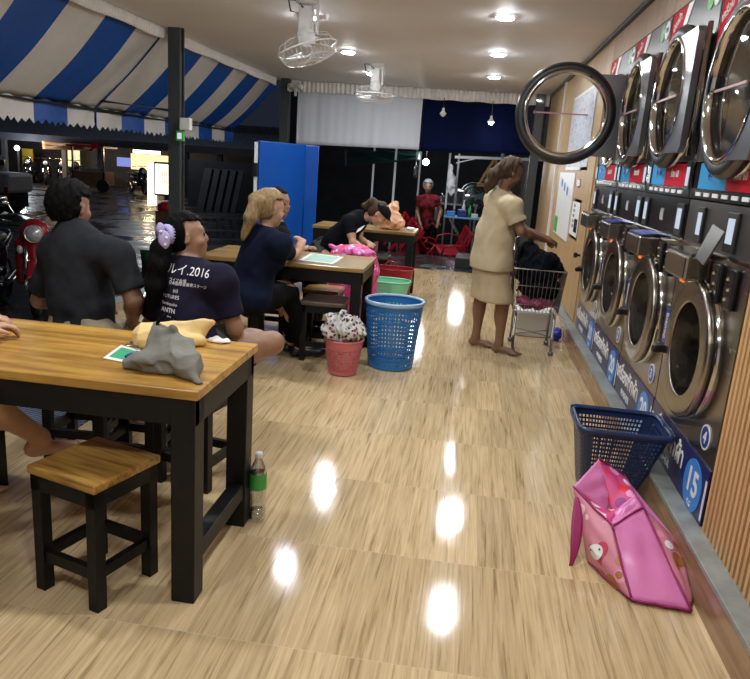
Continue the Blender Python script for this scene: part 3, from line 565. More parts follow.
# ------------------------------------------------------------------ posts, frills, sheets
def pleat(name, a, b, z0, z1, label, pitch=.055, amp=.016, m=None, wav=0, cat='curtain frill'):
    a, b = Vector(a), Vector(b); L = (b - a).length; d = (b - a).normalized(); n = Vector((-d.y, d.x, 0)); nu = int(L / pitch * 8)
    t = MB().grid(lambda u, v: a + d * L * u + n * amp * (math.sin(2 * PI * u * L / pitch + .8 * math.sin(u * 37)) * (1 - .3 * v)) + Vector((0, 0, z1 + (z0 - z1) * v + .006 * math.sin(u * 61) * v)), nu, 5).build(name, m or M['frill'], None, smooth=True, thick=.0015)
    return tag(t, label, cat)
pleat('pleated_frill', (-3.27, .5, 0), (-3.27, YB - .2, 0), CZ - .11, CZ - .005, 'long white pleated frill along the ceiling edge above the awning')
pleat('pleated_frill', (-3.2, YB, 0), (1.0, YB, 0), CZ - .17, CZ - .005, 'white pleated frill along the rear ceiling edge above the sheets', .07, .02)
t = thing('support_post', (-3.15, 7.3, 0), 'dark square post between the two awnings with a white box on it', 'post')
MB().span((-3.215, 7.24, 0), (-3.085, 7.36, CZ)).build('post_shaft', M['post'], t, bevel=.004)
MB().cyl((-3.07, 7.28, 0), (-3.07, 7.28, CZ), .012, n=8).build('conduit', M['gsteel'], t, smooth=True)
bx = P(184, 124, 7.2); MB().box((bx.x + .02, 7.2, bx.z), (.11, .07, .12)).build('switch_box', M['white'], t, bevel=.006)
ex = P(180.5, 136, 7.2); e_ = MB().box((ex.x, 7.2, ex.z), (.075, .05, .10)).build('green_sign', M['greeng'], t); MB().box((ex.x, 7.172, ex.z), (.045, .004, .06)).build('pictogram', M['screen'], e_)
tag(MB().span((-3.2, 11.42, -.02), (-3.06, 11.56, CZ)).build('corner_post', M['post'], bevel=.004), 'dark steel post at the rear left corner beside the white sheet', 'post')
def sheet(name, x0, x1, z0l, z0r, z1, y, m, label, amp=.02, cat='curtain'):
    W = x1 - x0
    return tag(MB().grid(lambda u, v: Vector((x0 + W * u, y + amp * (math.sin(u * W * 19 + 2 * math.sin(u * 9)) + .5 * math.sin(u * W * 43)) * (.4 + .6 * v), z1 + ((z0l * (1 - u) + z0r * u) - z1) * v)), 120, 14).build(name, m, smooth=True, thick=.002), label, cat)
sheet('white_sheet', -2.97, -.95, 1.68, 1.72, CZ - .002, YB + .04, M['sheet'], 'white hanging sheet across the rear opening, left of the navy one', .006)
sheet('navy_sheet', -.92, .98, 1.71, 1.76, CZ - .002, YB + .05, M['navysheet'], 'dark navy hanging sheet across the rear opening', .003)
t = thing('spotlight', (-2.9, 11.35, 2.6), 'small white twin-head spotlight under the ceiling beside the rear corner post', 'spotlight')
MB().box((-2.93, 11.35, 2.6), (.1, .08, .06)).build('bracket', M['white'], t, bevel=.01)
for dx in (-.07, .07): MB().lathe([(.05, -.06), (.055, .02), (.02, .05), (0, .05)], (-2.93 + dx, 11.3, 2.53), (dx, .5, .5), 16).build('lamp_head', M['white'], t, smooth=True)
MB().cyl((-2.93, 11.33, 2.57), (-2.93, 11.33, 2.40), .02, n=10).build('stem', M['white'], t)
# folding blue partition
A_, B_, C_ = Vector((-2.58, 8.35, 0)), Vector((-2.26, 9.35, 0)), Vector((-2.09, 9.42, 0))
t = thing('folding_partition', (-2.3, 9, 0), 'tall blue vinyl partition standing behind the bending woman', 'partition')
for a, b in ((A_, B_), (B_, C_)):
    d = (b - a).normalized(); n = Vector((d.y, -d.x, 0))
    MB().bar(a + (b - a) / 2 + Vector((0, 0, .02)) - n * 0, a + (b - a) / 2 + Vector((0, 0, 1.64)), (b - a).length, .035, up=n).build('panel', M['bluepanel'], t, bevel=.01)
MB().cyl((B_.x, B_.y - .02, .0), (B_.x, B_.y - .02, 1.645), .022, n=12).build('hinge_post', M['bluepanel'], t, smooth=True)
MB().cyl((A_.x - .03, A_.y, 0), (A_.x - .03, A_.y, 1.62), .022, n=12).build('end_post', M['white'], t, smooth=True)
MB().box((A_.x - .03, A_.y - .03, 1.3), (.05, .04, .16)).build('bracket', M['rubber'], t)

# ------------------------------------------------------------------ awnings
def awning(y0, y1, ph, label, xo=-4.08, zo=1.84):
    t = thing('striped_awning', (-3.35, ph, 2.6), label, 'awning', 'blue and white striped awnings')
    nb = max(1, round((y1 - y0) / 1.6))
    def S(u, v):   # u along front, v down slope
        y = y0 + (y1 - y0) * u; sag = .05 * math.sin(PI * v) * (.6 + .4 * abs(math.sin(PI * u * nb))) + .008 * math.sin(y * 23 + v * 7) * v
        return Vector((-3.33 + (xo + 3.33) * v, y, 2.60 + (zo - 2.60) * v - sag))
    MB().grid(S, int((y1 - y0) * 16), 14).build('canopy', M['awning'], t, smooth=True, thick=.002)
    n = int((y1 - y0) / .11)
    vm = MB(); nu = n * 4
    for j in range(nu):
        a, b = j / nu, (j + 1) / nu
        f = lambda u: .18 + .04 * (1 - abs(((u * n) % 1) * 2 - 1)) if True else 0
        g = lambda u: S(u, 1) + Vector((.012 * math.sin(u * (y1 - y0) * 9), 0, 0))
        pa_, pb = g(a), g(b); vm.add([pa_, pb, pb - Vector((.0, 0, f(b - 1e-5))), pa_ - Vector((.0, 0, f(a + 1e-5)))], [(0, 1, 2, 3)])
    vm.build('valance', M['awning'], t, thick=.0015)
    MB().cyl((xo + .02, y0, zo - .02), (xo + .02, y1, zo - .02), .02, n=10).build('front_bar', M['post'], t, smooth=True)
    for k in range(nb + 1):
        y = y0 + .04 + (y1 - y0 - .08) * k / nb
        if k == 0 and y0 < 2: MB().cyl((-3.3, y, 2.52), (xo + .02, y, zo - .02), .014, n=8).build('rafter', M['post'], t, smooth=True)
    return t
awning(1.4, 7.33, 4.70, 'nearer blue and white striped awning at the upper left')
awning(7.37, 11.75, 9.80, 'farther blue and white striped awning behind the dark post')
tag(MB().cyl((-4.06, 7.36, 1.92), (-3.2, 7.33, 1.86), .016, n=8).build('awning_strut', M['post'], smooth=True), 'thin metal strut joining the awnings to the dark post', 'strut')
# ------------------------------------------------------------------ tables and stools
def table(x0, x1, y0, y1, label, top_m, leg=.082, bar=True, h=.765):
    t = thing('wooden_table', ((x0 + x1) / 2, (y0 + y1) / 2, 0), label, 'table')
    MB().span((x0, y0, h - .032), (x1, y1, h)).build('tabletop', top_m, t, bevel=.004)
    a = MB(); e = .012
    for q in (y0 + e, y1 - e - .035): a.span((x0 + e, q, h - .125), (x1 - e, q + .035, h - .032))
    for q in (x0 + e, x1 - e - .035): a.span((q, y0 + e, h - .125), (q + .035, y1 - e, h - .032))
    a.build('apron', M['blackwood'], t, bevel=.002)
    for x in (x0 + e, x1 - e - leg):
        for y in (y0 + e - .004, y1 - e - leg + .004): MB().span((x, y, 0), (x + leg, y + leg, h - .032)).build('leg', M['blackwood'], t, bevel=.004)
        if bar: MB().span((x + .02, y0 + e + leg, .13), (x + leg - .005, y1 - e - leg, .195)).build('stretcher', M['blackwood'], t, bevel=.003)
    return t
table(-2.0, -.79, 1.99, 2.62, 'near golden plank-topped table with thick black legs', M['tabletop'])
table(-1.98, -.735, 4.97, 5.65, 'middle black-legged table with the blonde woman leaning on it', M['tabletop2'], .075, h=.74)
table(-1.75, -.60, 7.72, 8.32, 'farthest black-legged table, with the peach bag on it', M['tabletop2'], .075)
def stool(label, loc, rz, seat='stoolseat', h=.46, w=.30):
    t = thing('wooden_stool', (0, 0, 0), label, 'stool', 'black-framed square stools')
    MB().span((-w / 2, -w / 2, h - .03), (w / 2, w / 2, h)).build('seat', M[seat], t, bevel=.006)
    f = MB(); i = w / 2 - .008; l = .042
    for s in (-1, 1):
        f.span((-i, min(s * i, s * (i - .025)), h - .085), (i, max(s * i, s * (i - .025)), h - .03)); f.span((min(s * i, s * (i - .025)), -i, h - .085), (max(s * i, s * (i - .025)), i, h - .03))
    f.build('seat_frame', M['blackwood'], t)
    for sx in (-1, 1):
        for sy in (-1, 1): MB().span((min(sx * i, sx * (i - l)), min(sy * i, sy * (i - l)), 0), (max(sx * i, sx * (i - l)), max(sy * i, sy * (i - l)), h - .03)).build('leg', M['blackwood'], t, bevel=.003)
    for s in (-1, 1):
        MB().box((0, s * (i - l / 2), .13), (2 * (i - l), .024, .04)).build('stretcher', M['blackwood'], t); MB().box((s * (i - l / 2), 0, .13), (.024, 2 * (i - l), .04)).build('stretcher', M['blackwood'], t)
    t.location = loc; t.rotation_euler[2] = rz; return t
s0 = stool('wooden-topped black stool in the near left foreground, in front of the near table', (-1.175, 2.055, 0), -.3)
s1 = stool('dark-seated stool under the middle table, behind the pink bin', (-1.04, 5.16, 0), .05, 'darkseat', w=.33)
def st2(src, x, y, rz, lb): return dup(src, (x, y, 0), rz, lb)
st2(s0, -1.16, 2.93, -.2, 'stool under the woman in the 2016 shirt, its corner behind the table leg')
st2(s0, -1.80, 3.06, .1, 'stool under the man in the charcoal shirt')
st2(s0, -1.485, 2.99, .0, 'empty stool between the man and the woman at the near table')
st2(s0, -2.12, 1.60, .1, 'stool under the person in pink at the left edge')
st2(s0, -1.15, 5.62, 0, 'pale-topped stool at the far side of the middle table')
st2(s1, -1.62, 4.88, .1, 'dark stool under the blonde woman')
st2(s1, -1.66, 5.85, .0, 'stool under the man beside the blonde woman')
st2(s1, -1.05, 7.98, .0, 'dark stool in front of the farthest table')
st2(s1, -1.98, 7.92, .1, 'stool at the left end of the farthest table behind the bending woman')

# ------------------------------------------------------------------ baskets and bins
def loop_round(cx, cy, r, n=1): return lambda u: Vector((cx + r * math.cos(2 * PI * u), cy + r * math.sin(2 * PI * u), 0))
def loop_rr(cx, cy, a, b, rz=0, p=5):
    def f(u):
        t = 2 * PI * u; c, s = math.cos(t), math.sin(t); k = (abs(c) ** p + abs(s) ** p) ** (-1 / p); x, y = a * c * k, b * s * k
        return Vector((cx + x * math.cos(rz) - y * math.sin(rz), cy + x * math.sin(rz) + y * math.cos(rz), 0))
    return f
def holey(lo, hi, z0, z1, nu, rows, hole, thick, ins=(.22, .22), zf=None, sub=2):
    """wall between two closed loops; hole(i,j) says where a cell is open"""
    m = MB()
    def S(u, v):
        p = lo(u) * (1 - v) + hi(u) * v; p.z = z0 + (z1 - z0) * v; return p
    vs = []; fs = []
    for j in range(len(rows) - 1):
        for i in range(nu):
            u0, u1, v0, v1 = i / nu, (i + 1) / nu, rows[j], rows[j + 1]; n = len(vs)
            vs += [S(u0, v0), S(u1, v0), S(u1, v1), S(u0, v1)]
            if hole(i, j):
                du, dv = (u1 - u0) * ins[0], (v1 - v0) * ins[1]
                vs += [S(u0 + du, v0 + dv), S(u1 - du, v0 + dv), S(u1 - du, v1 - dv), S(u0 + du, v1 - dv)]
                fs += [(n, n + 1, n + 5, n + 4), (n + 1, n + 2, n + 6, n + 5), (n + 2, n + 3, n + 7, n + 6), (n + 3, n, n + 4, n + 7)]
            else: fs.append((n, n + 1, n + 2, n + 3))
    m.add(vs, fs); return m
def basket(name, lo, hi, z1, nu, rows, hole, m, label, cat, base, rim_r=.009, ins=(.22, .22), rimm=None, grp=None):
    t = thing(name, base, label, cat, grp)
    holey(lo, hi, .008, z1, nu, rows, hole, .003, ins).build('wall', m, t, thick=.0035)
    n = 60; MB().add([lo(i / n) + Vector((0, 0, .008)) for i in range(n)], [tuple(range(n))]).build('bottom', m, t, thick=.004)
    MB().tube([hi(i / 72) + Vector((0, 0, z1)) for i in range(72)], rim_r, 8, closed=True).build('rim', rimm or m, t, smooth=True)
    return t
rows = [0, .04] + [.04 + .062 * i for i in range(1, 12)] + [.84, .9, .96, 1]
rows = sorted(set([round(r, 4) for r in rows]))
bt = basket('laundry_bin', loop_round(-.505, 5.12, .168), loop_round(-.505, 5.12, .215), .505, 46, rows, lambda i, j: 1 <= j <= 13, M['binblue'], 'tall round blue plastic bin on the floor by the middle table', 'laundry bin', (-.505, 5.12, 0), .012, (.2, .24), M['bintrim'])
MB().lathe([(.220, .485), (.224, .503)], (-.505, 5.12, 0), n=60).build('rim_band', M['bintrim'], bt, smooth=True, thick=.003)
MB().lathe([(.1685, .07), (.172, .085), (.1735, .07)], (-.505, 5.12, 0), n=60).build('hoop', M['binblue'], bt, smooth=True, thick=.003)
pr = [0, .1] + [.1 + .075 * i for i in range(1, 11)] + [.93, 1]
basket('small_bin', loop_round(-.815, 4.80, .10), loop_round(-.815, 4.80, .138), .255, 40, pr, lambda i, j: 1 <= j <= 9, M['binpink'], 'small round pink perforated bin beside the blue bin', 'laundry bin', (-.815, 4.80, 0), .008, (.24, .24))
E1 = [0, .12] + [.12 + .09 * i for i in range(1, 8)] + [.85, 1]
gx, gy = -.80, 7.06
gt = basket('mint_basket', loop_rr(gx, gy, .17, .12, 0, 3), loop_rr(gx, gy, .245, .165, 0, 3), .33, 60, E1, lambda i, j: 1 <= j <= 6 or (j == 7 and 43 <= i <= 47), M['mint'], 'mint green plastic basket behind the tall blue bin', 'basket', (gx, gy, 0), .009, (.16, .2))
rx_, ry_ = -.83, 8.28 - .42
rx_, ry_ = -.80, 8.06
rt = basket('red_basket', loop_rr(rx_, ry_ - .55, .18, .14, 0, 3), loop_rr(rx_, ry_ - .55, .235, .17, 0, 3), .39, 54, E1, lambda i, j: 1 <= j <= 5, M['redp'], 'red plastic basket with a hoop handle behind the mint basket', 'basket', (rx_, ry_ - .55, 0), .010, (.3, .3))
MB().tube([(rx_ - .10 + .2 * q / 12, ry_ - .55 - .17, .39 + .10 * math.sin(PI * q / 12)) for q in range(13)], .008, 8).build('handle', M['redp'], rt, smooth=True)
# navy basket by the kerb
nx, ny = .80, 3.31
NR = [0, .05] + [.05 + .062 * i for i in range(1, 15)] + [.95, 1]
nb = basket('navy_basket', loop_rr(nx - .02, ny + .04, .125, .11, 0, 9), loop_rr(nx, ny, .205, .165, 0, 9), .37, 96, sorted(set(NR)), lambda i, j: 1 <= j <= 14 and not (i % 24 in (11, 12, 13)), M['navyp'], 'navy square-holed plastic basket leaning the pink bag, by the kerb', 'basket', (nx, ny, 0), .010, (.2, .2))
nb['label'] = 'navy square-holed plastic basket on the floor between kerb and pink bag'
L_ = loop_rr(nx, ny, .218, .178, 0, 9)
MB().grid(lambda u, v: L_(u) * 1 + Vector((0, 0, .352 + .028 * v)), 96, 2, True).build('rim_skirt', M['navyp'], nb, smooth=True, thick=.004)
MB().box((nx + .211, ny - .03, .335), (.006, .09, .03)).build('grip_tag', M['whiteg'], nb)

# ------------------------------------------------------------------ soft lumps made as distance fields
def _arr(v): return np.array([v[0], v[1], v[2]], dtype=np.float32)
class Field:
    def __init__(s, lo, hi, h):
        s.h = h; s.lo = _arr(lo); n = np.ceil((_arr(hi) - s.lo) / h).astype(int) + 1; s.n = n
        s.ax = [s.lo[i] + h * np.arange(n[i], dtype=np.float32) for i in range(3)]; s.D = np.full(tuple(n), .08, np.float32)
    def _blk(s, lo, hi, m):
        sl = []
        for i in range(3):
            a = max(0, int((lo[i] - m - s.lo[i]) / s.h)); b = min(s.n[i], int((hi[i] + m - s.lo[i]) / s.h) + 2); sl.append(slice(a, max(a, b)))
        X, Y, Z = [s.ax[i][sl[i]] for i in range(3)]
        return tuple(sl), X[:, None, None], Y[None, :, None], Z[None, None, :]
    def _put(s, sl, d, k, neg):
        if 0 in d.shape: return
        o = s.D[sl]
        if neg:
            d = -d; hh = np.clip(.5 - .5 * (d - o) / k, 0, 1); s.D[sl] = o * hh + d * (1 - hh) + k * hh * (1 - hh)
        else:
            hh = np.clip(.5 + .5 * (d - o) / k, 0, 1); s.D[sl] = d * (1 - hh) + o * hh - k * hh * (1 - hh)
    def cap(s, a, b, ra, rb=None, k=.015, neg=False):
        a, b = _arr(a), _arr(b); rb = ra if rb is None else rb; R = max(ra, rb)
        sl, X, Y, Z = s._blk(np.minimum(a, b) - R, np.maximum(a, b) + R, k + .03); d = b - a; L2 = float(d @ d) + 1e-9
        t = np.clip(((X - a[0]) * d[0] + (Y - a[1]) * d[1] + (Z - a[2]) * d[2]) / L2, 0, 1)
        s._put(sl, np.sqrt((X - a[0] - t * d[0]) ** 2 + (Y - a[1] - t * d[1]) ** 2 + (Z - a[2] - t * d[2]) ** 2) - (ra + (rb - ra) * t), k, neg); return s
    def ell(s, c, r, R=None, k=.015, neg=False):
        """R: rows are the three axes"""
        c = _arr(c); R = np.eye(3, dtype=np.float32) if R is None else np.array([list(v) for v in R], dtype=np.float32); r = _arr(r); m = float(r.max())
        sl, X, Y, Z = s._blk(c - m, c + m, k + .03); X, Y, Z = X - c[0], Y - c[1], Z - c[2]
        q = [(X * R[i][0] + Y * R[i][1] + Z * R[i][2]) / r[i] for i in range(3)]
        k0 = np.sqrt(q[0] ** 2 + q[1] ** 2 + q[2] ** 2) + 1e-6; k1 = np.sqrt(sum((q[i] / r[i]) ** 2 for i in range(3))) + 1e-6
        s._put(sl, k0 * (k0 - 1) / k1, k, neg); return s
    def chain(s, pts, rs, k=.015):
        for i in range(len(pts) - 1): s.cap(pts[i], pts[i + 1], rs[i], rs[i + 1], k)
        return s
    def cut(s, p, n, k=.004):
        """remove what lies on the n side of the plane through p"""
        p = _arr(p); n = _arr(Vector(n).normalized()); X, Y, Z = s.ax[0][:, None, None], s.ax[1][None, :, None], s.ax[2][None, None, :]
        s.D = np.maximum(s.D, (X - p[0]) * n[0] + (Y - p[1]) * n[1] + (Z - p[2]) * n[2]); return s
    def fold(s, amp, fr, seed=0, st=(1, 1, 1)):
        r = np.random.RandomState(seed); X, Y, Z = s.ax[0][:, None, None], s.ax[1][None, :, None], s.ax[2][None, None, :]; t = 0
        for q in range(4):
            w = r.randn(3) * fr * np.array(st); w2 = r.randn(3) * fr * .5
            t = t + (1 - np.abs(np.sin(X * w[0] + Y * w[1] + Z * w[2] + r.rand() * 6 + 1.5 * np.sin(X * w2[0] + Y * w2[1] + Z * w2[2])))) ** 2
        s.D = (s.D - amp * (t - 1.2)).astype(np.float32); return s
    def rip(s, amp, fr, seed=0, st=(1, 1, 1)):
        r = np.random.RandomState(seed); X, Y, Z = s.ax[0][:, None, None], s.ax[1][None, :, None], s.ax[2][None, None, :]; t = 0
        for q in range(5):
            w = r.randn(3) * fr * (1 + .35 * q) * np.array(st); t = t + np.sin(X * w[0] + Y * w[1] + Z * w[2] + r.rand() * 6 + 1.3 * np.sin(X * w[1] * .6 + Z * w[0] * .6)) / (1 + .3 * q)
        s.D = (s.D + amp * .5 * t).astype(np.float32); return s
    def build(s, name, m, parent, org=None, smooth=0):
        D = np.ascontiguousarray(s.D.astype(np.float32)); D[0] = D[-1] = .05; D[:, 0] = D[:, -1] = .05; D[:, :, 0] = D[:, :, -1] = .05
        g = openvdb.FloatGrid(.08); g.copyFromArray(D); pts, qd = g.convertToQuads(0.0)
        o0 = _arr(ORG[parent]) if parent else (_arr(org) if org is not None else _arr((0, 0, 0))); V = pts * s.h + s.lo - o0
        me = bpy.data.meshes.new(name); nq = len(qd); me.vertices.add(len(V)); me.vertices.foreach_set('co', V.astype(np.float32).ravel())
        me.loops.add(nq * 4); me.loops.foreach_set('vertex_index', qd[:, ::-1].astype(np.int32).ravel()); me.polygons.add(nq)
        me.polygons.foreach_set('loop_start', np.arange(0, nq * 4, 4, dtype=np.int32)); me.polygons.foreach_set('use_smooth', [True] * nq); me.update(); me.validate()
        # check that the faces look outward
        vol = 0
        A = V[qd[:, 0]]; Bq = V[qd[:, 1]]; Cq = V[qd[:, 2]]; vol = float(np.einsum('ij,ij->', A, np.cross(Bq, Cq)))
        if vol > 0: me.flip_normals()
        return link(name, me, m, parent, org)
def lump(name, c, r, m, label, cat, amp=.012, fr=25, h=.008, extra=None, cutz=None, R=None, parent=None, seed=1, st=(1, 1, 1), grp=None):
    c = Vector(c); mr = max(r) + (.16 if extra else .08); f = Field(c - Vector((mr, mr, mr)), c + Vector((mr, mr, mr)), h); f.ell(c, r, R)
    if extra: extra(f)
    f.rip(amp, fr, seed, st)
    if cutz is not None: f.cut((0, 0, cutz), (0, 0, -1))
    o = f.build(name, m, parent, None if parent else (c.x, c.y, cutz if cutz is not None else c.z - r[2]))
    return o if parent else tag(o, label, cat, grp)
# laundry in the pink bin
lump('printed_laundry', (-.82, 4.775, .33), (.155, .12, .10), M['laundryprint'], 'printed cloth bundle heaped in the small pink bin', 'laundry', .02, 30, extra=lambda f: f.ell((-.85, 4.77, .40), (.09, .08, .05)).cap((-.815, 4.8, .12), (-.815, 4.8, .3), .085, .1))
# grey drawstring bag on the near table
def gb(f):
    p = lambda x, y, Y: P(x, y, Y)
    f.ell(p(170, 364, 2.20), (.10, .10, .05), k=.03).ell(p(158, 362, 2.22), (.10, .09, .045), k=.03).cap(p(190, 372, 2.12), p(172, 352, 2.2), .04, .06, .03).cap(p(200, 384, 2.07), p(186, 368, 2.12), .014, .045, .025)
    f.cap(p(128, 366, 2.14), p(152, 364, 2.16), .014, .045, .03).cap(p(165, 352, 2.22), p(160, 334, 2.24), .062, .034, .03).cap(p(160, 336, 2.24), p(153, 319, 2.26), .03, .010, .02).cap(p(160, 334, 2.22), p(172, 330, 2.24), .022, .018, .015).cap(p(186, 350, 2.2), p(192, 360, 2.15), .03, .035, .03)
t = thing('canvas_bag', (-.97, 2.25, .765), 'crumpled grey canvas bag slumped on the near table corner', 'bag')
f = Field((-1.22, 1.96, .75), (-.72, 2.5, 1.02), .005); gb(f); f.fold(.010, 17, 4, (1, 1, .5)); f.rip(.004, 30, 5); f.cut((0, 0, .766), (0, 0, -1)); f.build('bag_body', M['greycloth'], t)
MB().tube([(-1.04, 2.235, .86), (-1.035, 2.24, .91), (-1.0, 2.24, .945), (-.965, 2.24, .93)], .006, 8).build('drawstring', M['blackcloth'], t, smooth=True)
lump('blue_lining', (-1.12, 2.225, .780), (.030, .02, .013), M['bluecloth'], None, None, .008, 40, .005, cutz=.767, parent=t)
def yb(f): f.cap(P(146, 340, 2.42), P(150, 335, 2.5), .045, .045, .03).cap(P(160, 334, 2.5), P(195, 332, 2.56), .05, .042, .03).cap(P(195, 330, 2.56), P(212, 323, 2.57), .03, .014, .03).cap(P(170, 340, 2.45), P(200, 340, 2.5), .035, .03, .03)
lump('cream_cloth_bag', P(148, 338, 2.44), (.06, .05, .05), M['yellowcloth'], 'cream yellow cloth bundle behind the grey canvas bag', 'cloth bag', .004, 22, .006, extra=lambda f: (yb(f), f.fold(.006, 14, 3)), cutz=.766)
lump('white_napkin', (-.93, 2.575, .773), (.045, .03, .012), M['paper'], 'small white crumpled tissue at the back edge of the near table', 'tissue', .006, 40, .004, cutz=.766)
# card, keys
cs = [onZ(x, y, .767) for x, y in ((103, 358), (127, 363), (143, 351), (121, 345))]
t = thing('leaflet', cs[0], 'green and white leaflet on the near table beside the grey bag', 'leaflet')
MB().add(cs, [(0, 1, 2, 3)]).build('sheet', M['paper'], t, thick=.001)
c0 = sum(cs, Vector()) / 4; MB().add([c0 + (p - c0) * .72 + Vector((0, 0, .0012)) for p in cs], [(0, 1, 2, 3)]).build('green_print', M['greenpaper'], t)
MB().add([cs[1] + (cs[2] - cs[1]) * k + (cs[0] - cs[1]) * w + Vector((0, 0, .0022)) for k, w in ((.1, .02), (.9, .02), (.9, .22), (.1, .22))], [(0, 1, 2, 3)]).build('blue_print', M['bluepaper'], t)
t = thing('key_bunch', (-1.22, 2.40, .765), 'small bunch of metal keys lying behind the leaflet', 'keys')
for q in range(5):
    a = q * .5 - .6; p = Vector((-1.22, 2.40, .769 + .002 * q)); d = Vector((math.cos(a), math.sin(a), 0)); k = MB().bar(p, p + d * .05, .003, .008).lathe([(.003, 0), (.012, 0), (.012, .003), (.003, .003)], p + d * .06, n=12); k.build('key', M['metalkey'], t)
MB().tube([(-1.22 + .018 * math.cos(2 * PI * q / 16), 2.40 + .018 * math.sin(2 * PI * q / 16), .772) for q in range(16)], .0015, 6, closed=True).build('key_ring', M['metalkey'], t)
# papers on the middle table
ps = [onZ(x, y, .742) for x, y in ((311, 253), (344, 257), (333, 264), (299, 260))]
t = thing('printed_sheet', ps[0], 'white and green printed sheet lying on the middle table', 'paper'); MB().add(ps, [(0, 1, 2, 3)]).build('sheet', M['paper'], t, thick=.001)
c0 = sum(ps, Vector()) / 4; MB().add([c0 + (p - c0) * .8 + Vector((0, 0, .0012)) for p in ps], [(0, 1, 2, 3)]).build('green_print', mat('pale_green', (.3, .5, .42), .6), t)
# water bottle
bx, by = -.762, 2.70
bx, by = onZ(257, 520, 0).x, onZ(257, 520, 0).y
t = thing('water_bottle', (bx, by, 0), 'clear plastic water bottle with green label on the floor by the table leg', 'bottle')
bp = [(0, .006), (.025, .002), (.034, .012), (.035, .03), (.033, .045), (.035, .06), (.033, .075), (.035, .09), (.035, .19), (.033, .205), (.035, .22), (.030, .245), (.018, .27), (.013, .285), (.013, .292)]
MB().lathe(bp, (bx, by, 0), n=28).build('bottle_body', M['pet'], t, smooth=True)
MB().lathe([(.0355, .15), (.0357, .155), (.0357, .215), (.0355, .22)], (bx, by, 0), n=28).build('label_band', M['greenl'], t, smooth=True)
MB().lathe([(.015, .288), (.0155, .30), (.0145, .308), (0, .308)], (bx, by, 0), n=20).build('bottle_cap', M['cap'], t, smooth=True)
MB().lathe([(.03, .006), (.032, .05), (0, .051)], (bx, by, 0), n=24).build('water', M['water'], t, smooth=True)
tag(MB().span((-2.62, 3.15, .0), (-1.98, 3.85, .008)).build('ribbed_mat', M['matb'], bevel=.003, org=(-2.3, 3.5, 0)), 'dark blue ribbed floor mat under the near table stools', 'mat')

# ------------------------------------------------------------------ pink bag on the floor
t = thing('pink_tote_bag', (.75, 2.6, 0), 'big pink printed tote bag slumped on the floor against the navy basket', 'bag')
q = dict(a=P(573, 487, 2.78), b=P(599, 459, 2.93), c=P(624, 476, 3.0), d=P(643, 507, 2.74), e=P(612, 526, 2.60), f=P(604, 521, 2.62),
         g=onZ(631, 600, .012), h=onZ(691, 611, .012), i=onZ(588, 562, .012), j=P(693, 598, 2.45), k=P(586, 545, 2.66), l=P(676, 540, 2.75))
def patch(m, a, b, c, d, n=14, amp=.006, seed=0, bul=0):
    rr = random.Random(seed); ph = [rr.uniform(0, 6) for _ in range(4)]; nn = (b - a).cross(d - a).normalized()
    return m.grid(lambda u, v: (a * (1 - u) + b * u) * (1 - v) + (d * (1 - u) + c * u) * v + nn * math.sin(PI * u) * math.sin(PI * v) * (bul + amp * (math.sin(u * 9 + ph[0] + v * 4) + math.sin(v * 11 + ph[1] - u * 5))), n, n)
pf = patch(MB(), q['e'], q['d'], q['h'], q['g'], seed=1, bul=-.02).build('plain_panel', M['pinkc'], t, smooth=True, thick=.003)
side = patch(MB(), q['a'], q['e'], q['g'], q['i'], seed=2, bul=-.03).build('printed_side', M['bagprint'], t, smooth=True, thick=.003)
rp = patch(MB(), q['d'], q['l'], q['j'], q['h'], seed=3, bul=-.02).build('printed_side', M['bagprint'], t, smooth=True, thick=.003)
patch(MB(), q['b'], q['c'], q['l'], q['l'] + (q['b'] - q['c']) * .0 + Vector((-.15, .02, -.05)), seed=4).build('back_panel', M['pinkc'], t, smooth=True, thick=.003)
inn = P(606, 512, 2.78)
patch(MB(), q['a'], q['b'], P(620, 490, 2.9), inn, seed=5, bul=-.01).build('inner_flap', M['pinkc'], t, smooth=True, thick=.003)
patch(MB(), q['b'], q['c'], q['d'], inn + Vector((.02, 0, .0)), seed=7, bul=-.02).build('inner_lining', M['bagprint2'], t, smooth=True, thick=.003)
patch(MB(), q['a'] + Vector((.01, .01, -.01)), inn, P(618, 508, 2.76), q['e'] + Vector((0, .02, -.01)), seed=9, bul=.01).build('inner_lining', M['bagprint2'], t, smooth=True, thick=.003)
patch(MB(), q['e'] + Vector((0, .01, -.004)), q['d'] + Vector((0, .01, -.004)), P(635, 495, 2.80), P(613, 512, 2.74), seed=8).build('folded_corner', M['pinkc'], t, smooth=True, thick=.003)
for a, b in (('e', 'd'), ('e', 'g'), ('d', 'h'), ('a', 'e'), ('g', 'h'), ('b', 'c'), ('c', 'd'), ('g', 'i')):
    A, B = q[a], q[b]; MB().tube([A + (B - A) * (k / 8) + Vector((.002 * math.sin(k), -.003, .003 + .002 * math.cos(k * 2))) for k in range(9)], .0045, 6).build('trim_piping', M['pinktrim'], t, smooth=True)
MB().grid(lambda u, v: P(576, 496, 2.74) * (1 - v) ** 2 + P(589, 530, 2.62) * 2 * v * (1 - v) * .35 + P(576, 530, 2.60) * 2 * v * (1 - v) * .65 + P(569, 566, 2.60) * v ** 2 + Vector(((u - .5) * .045 * (.35 + math.sin(PI * min(1, v * 1.1)) * .65), -.012 + .012 * math.sin(v * 5), .0)), 4, 16).build('strap', M['pinktrim'], t, smooth=True, thick=.003)
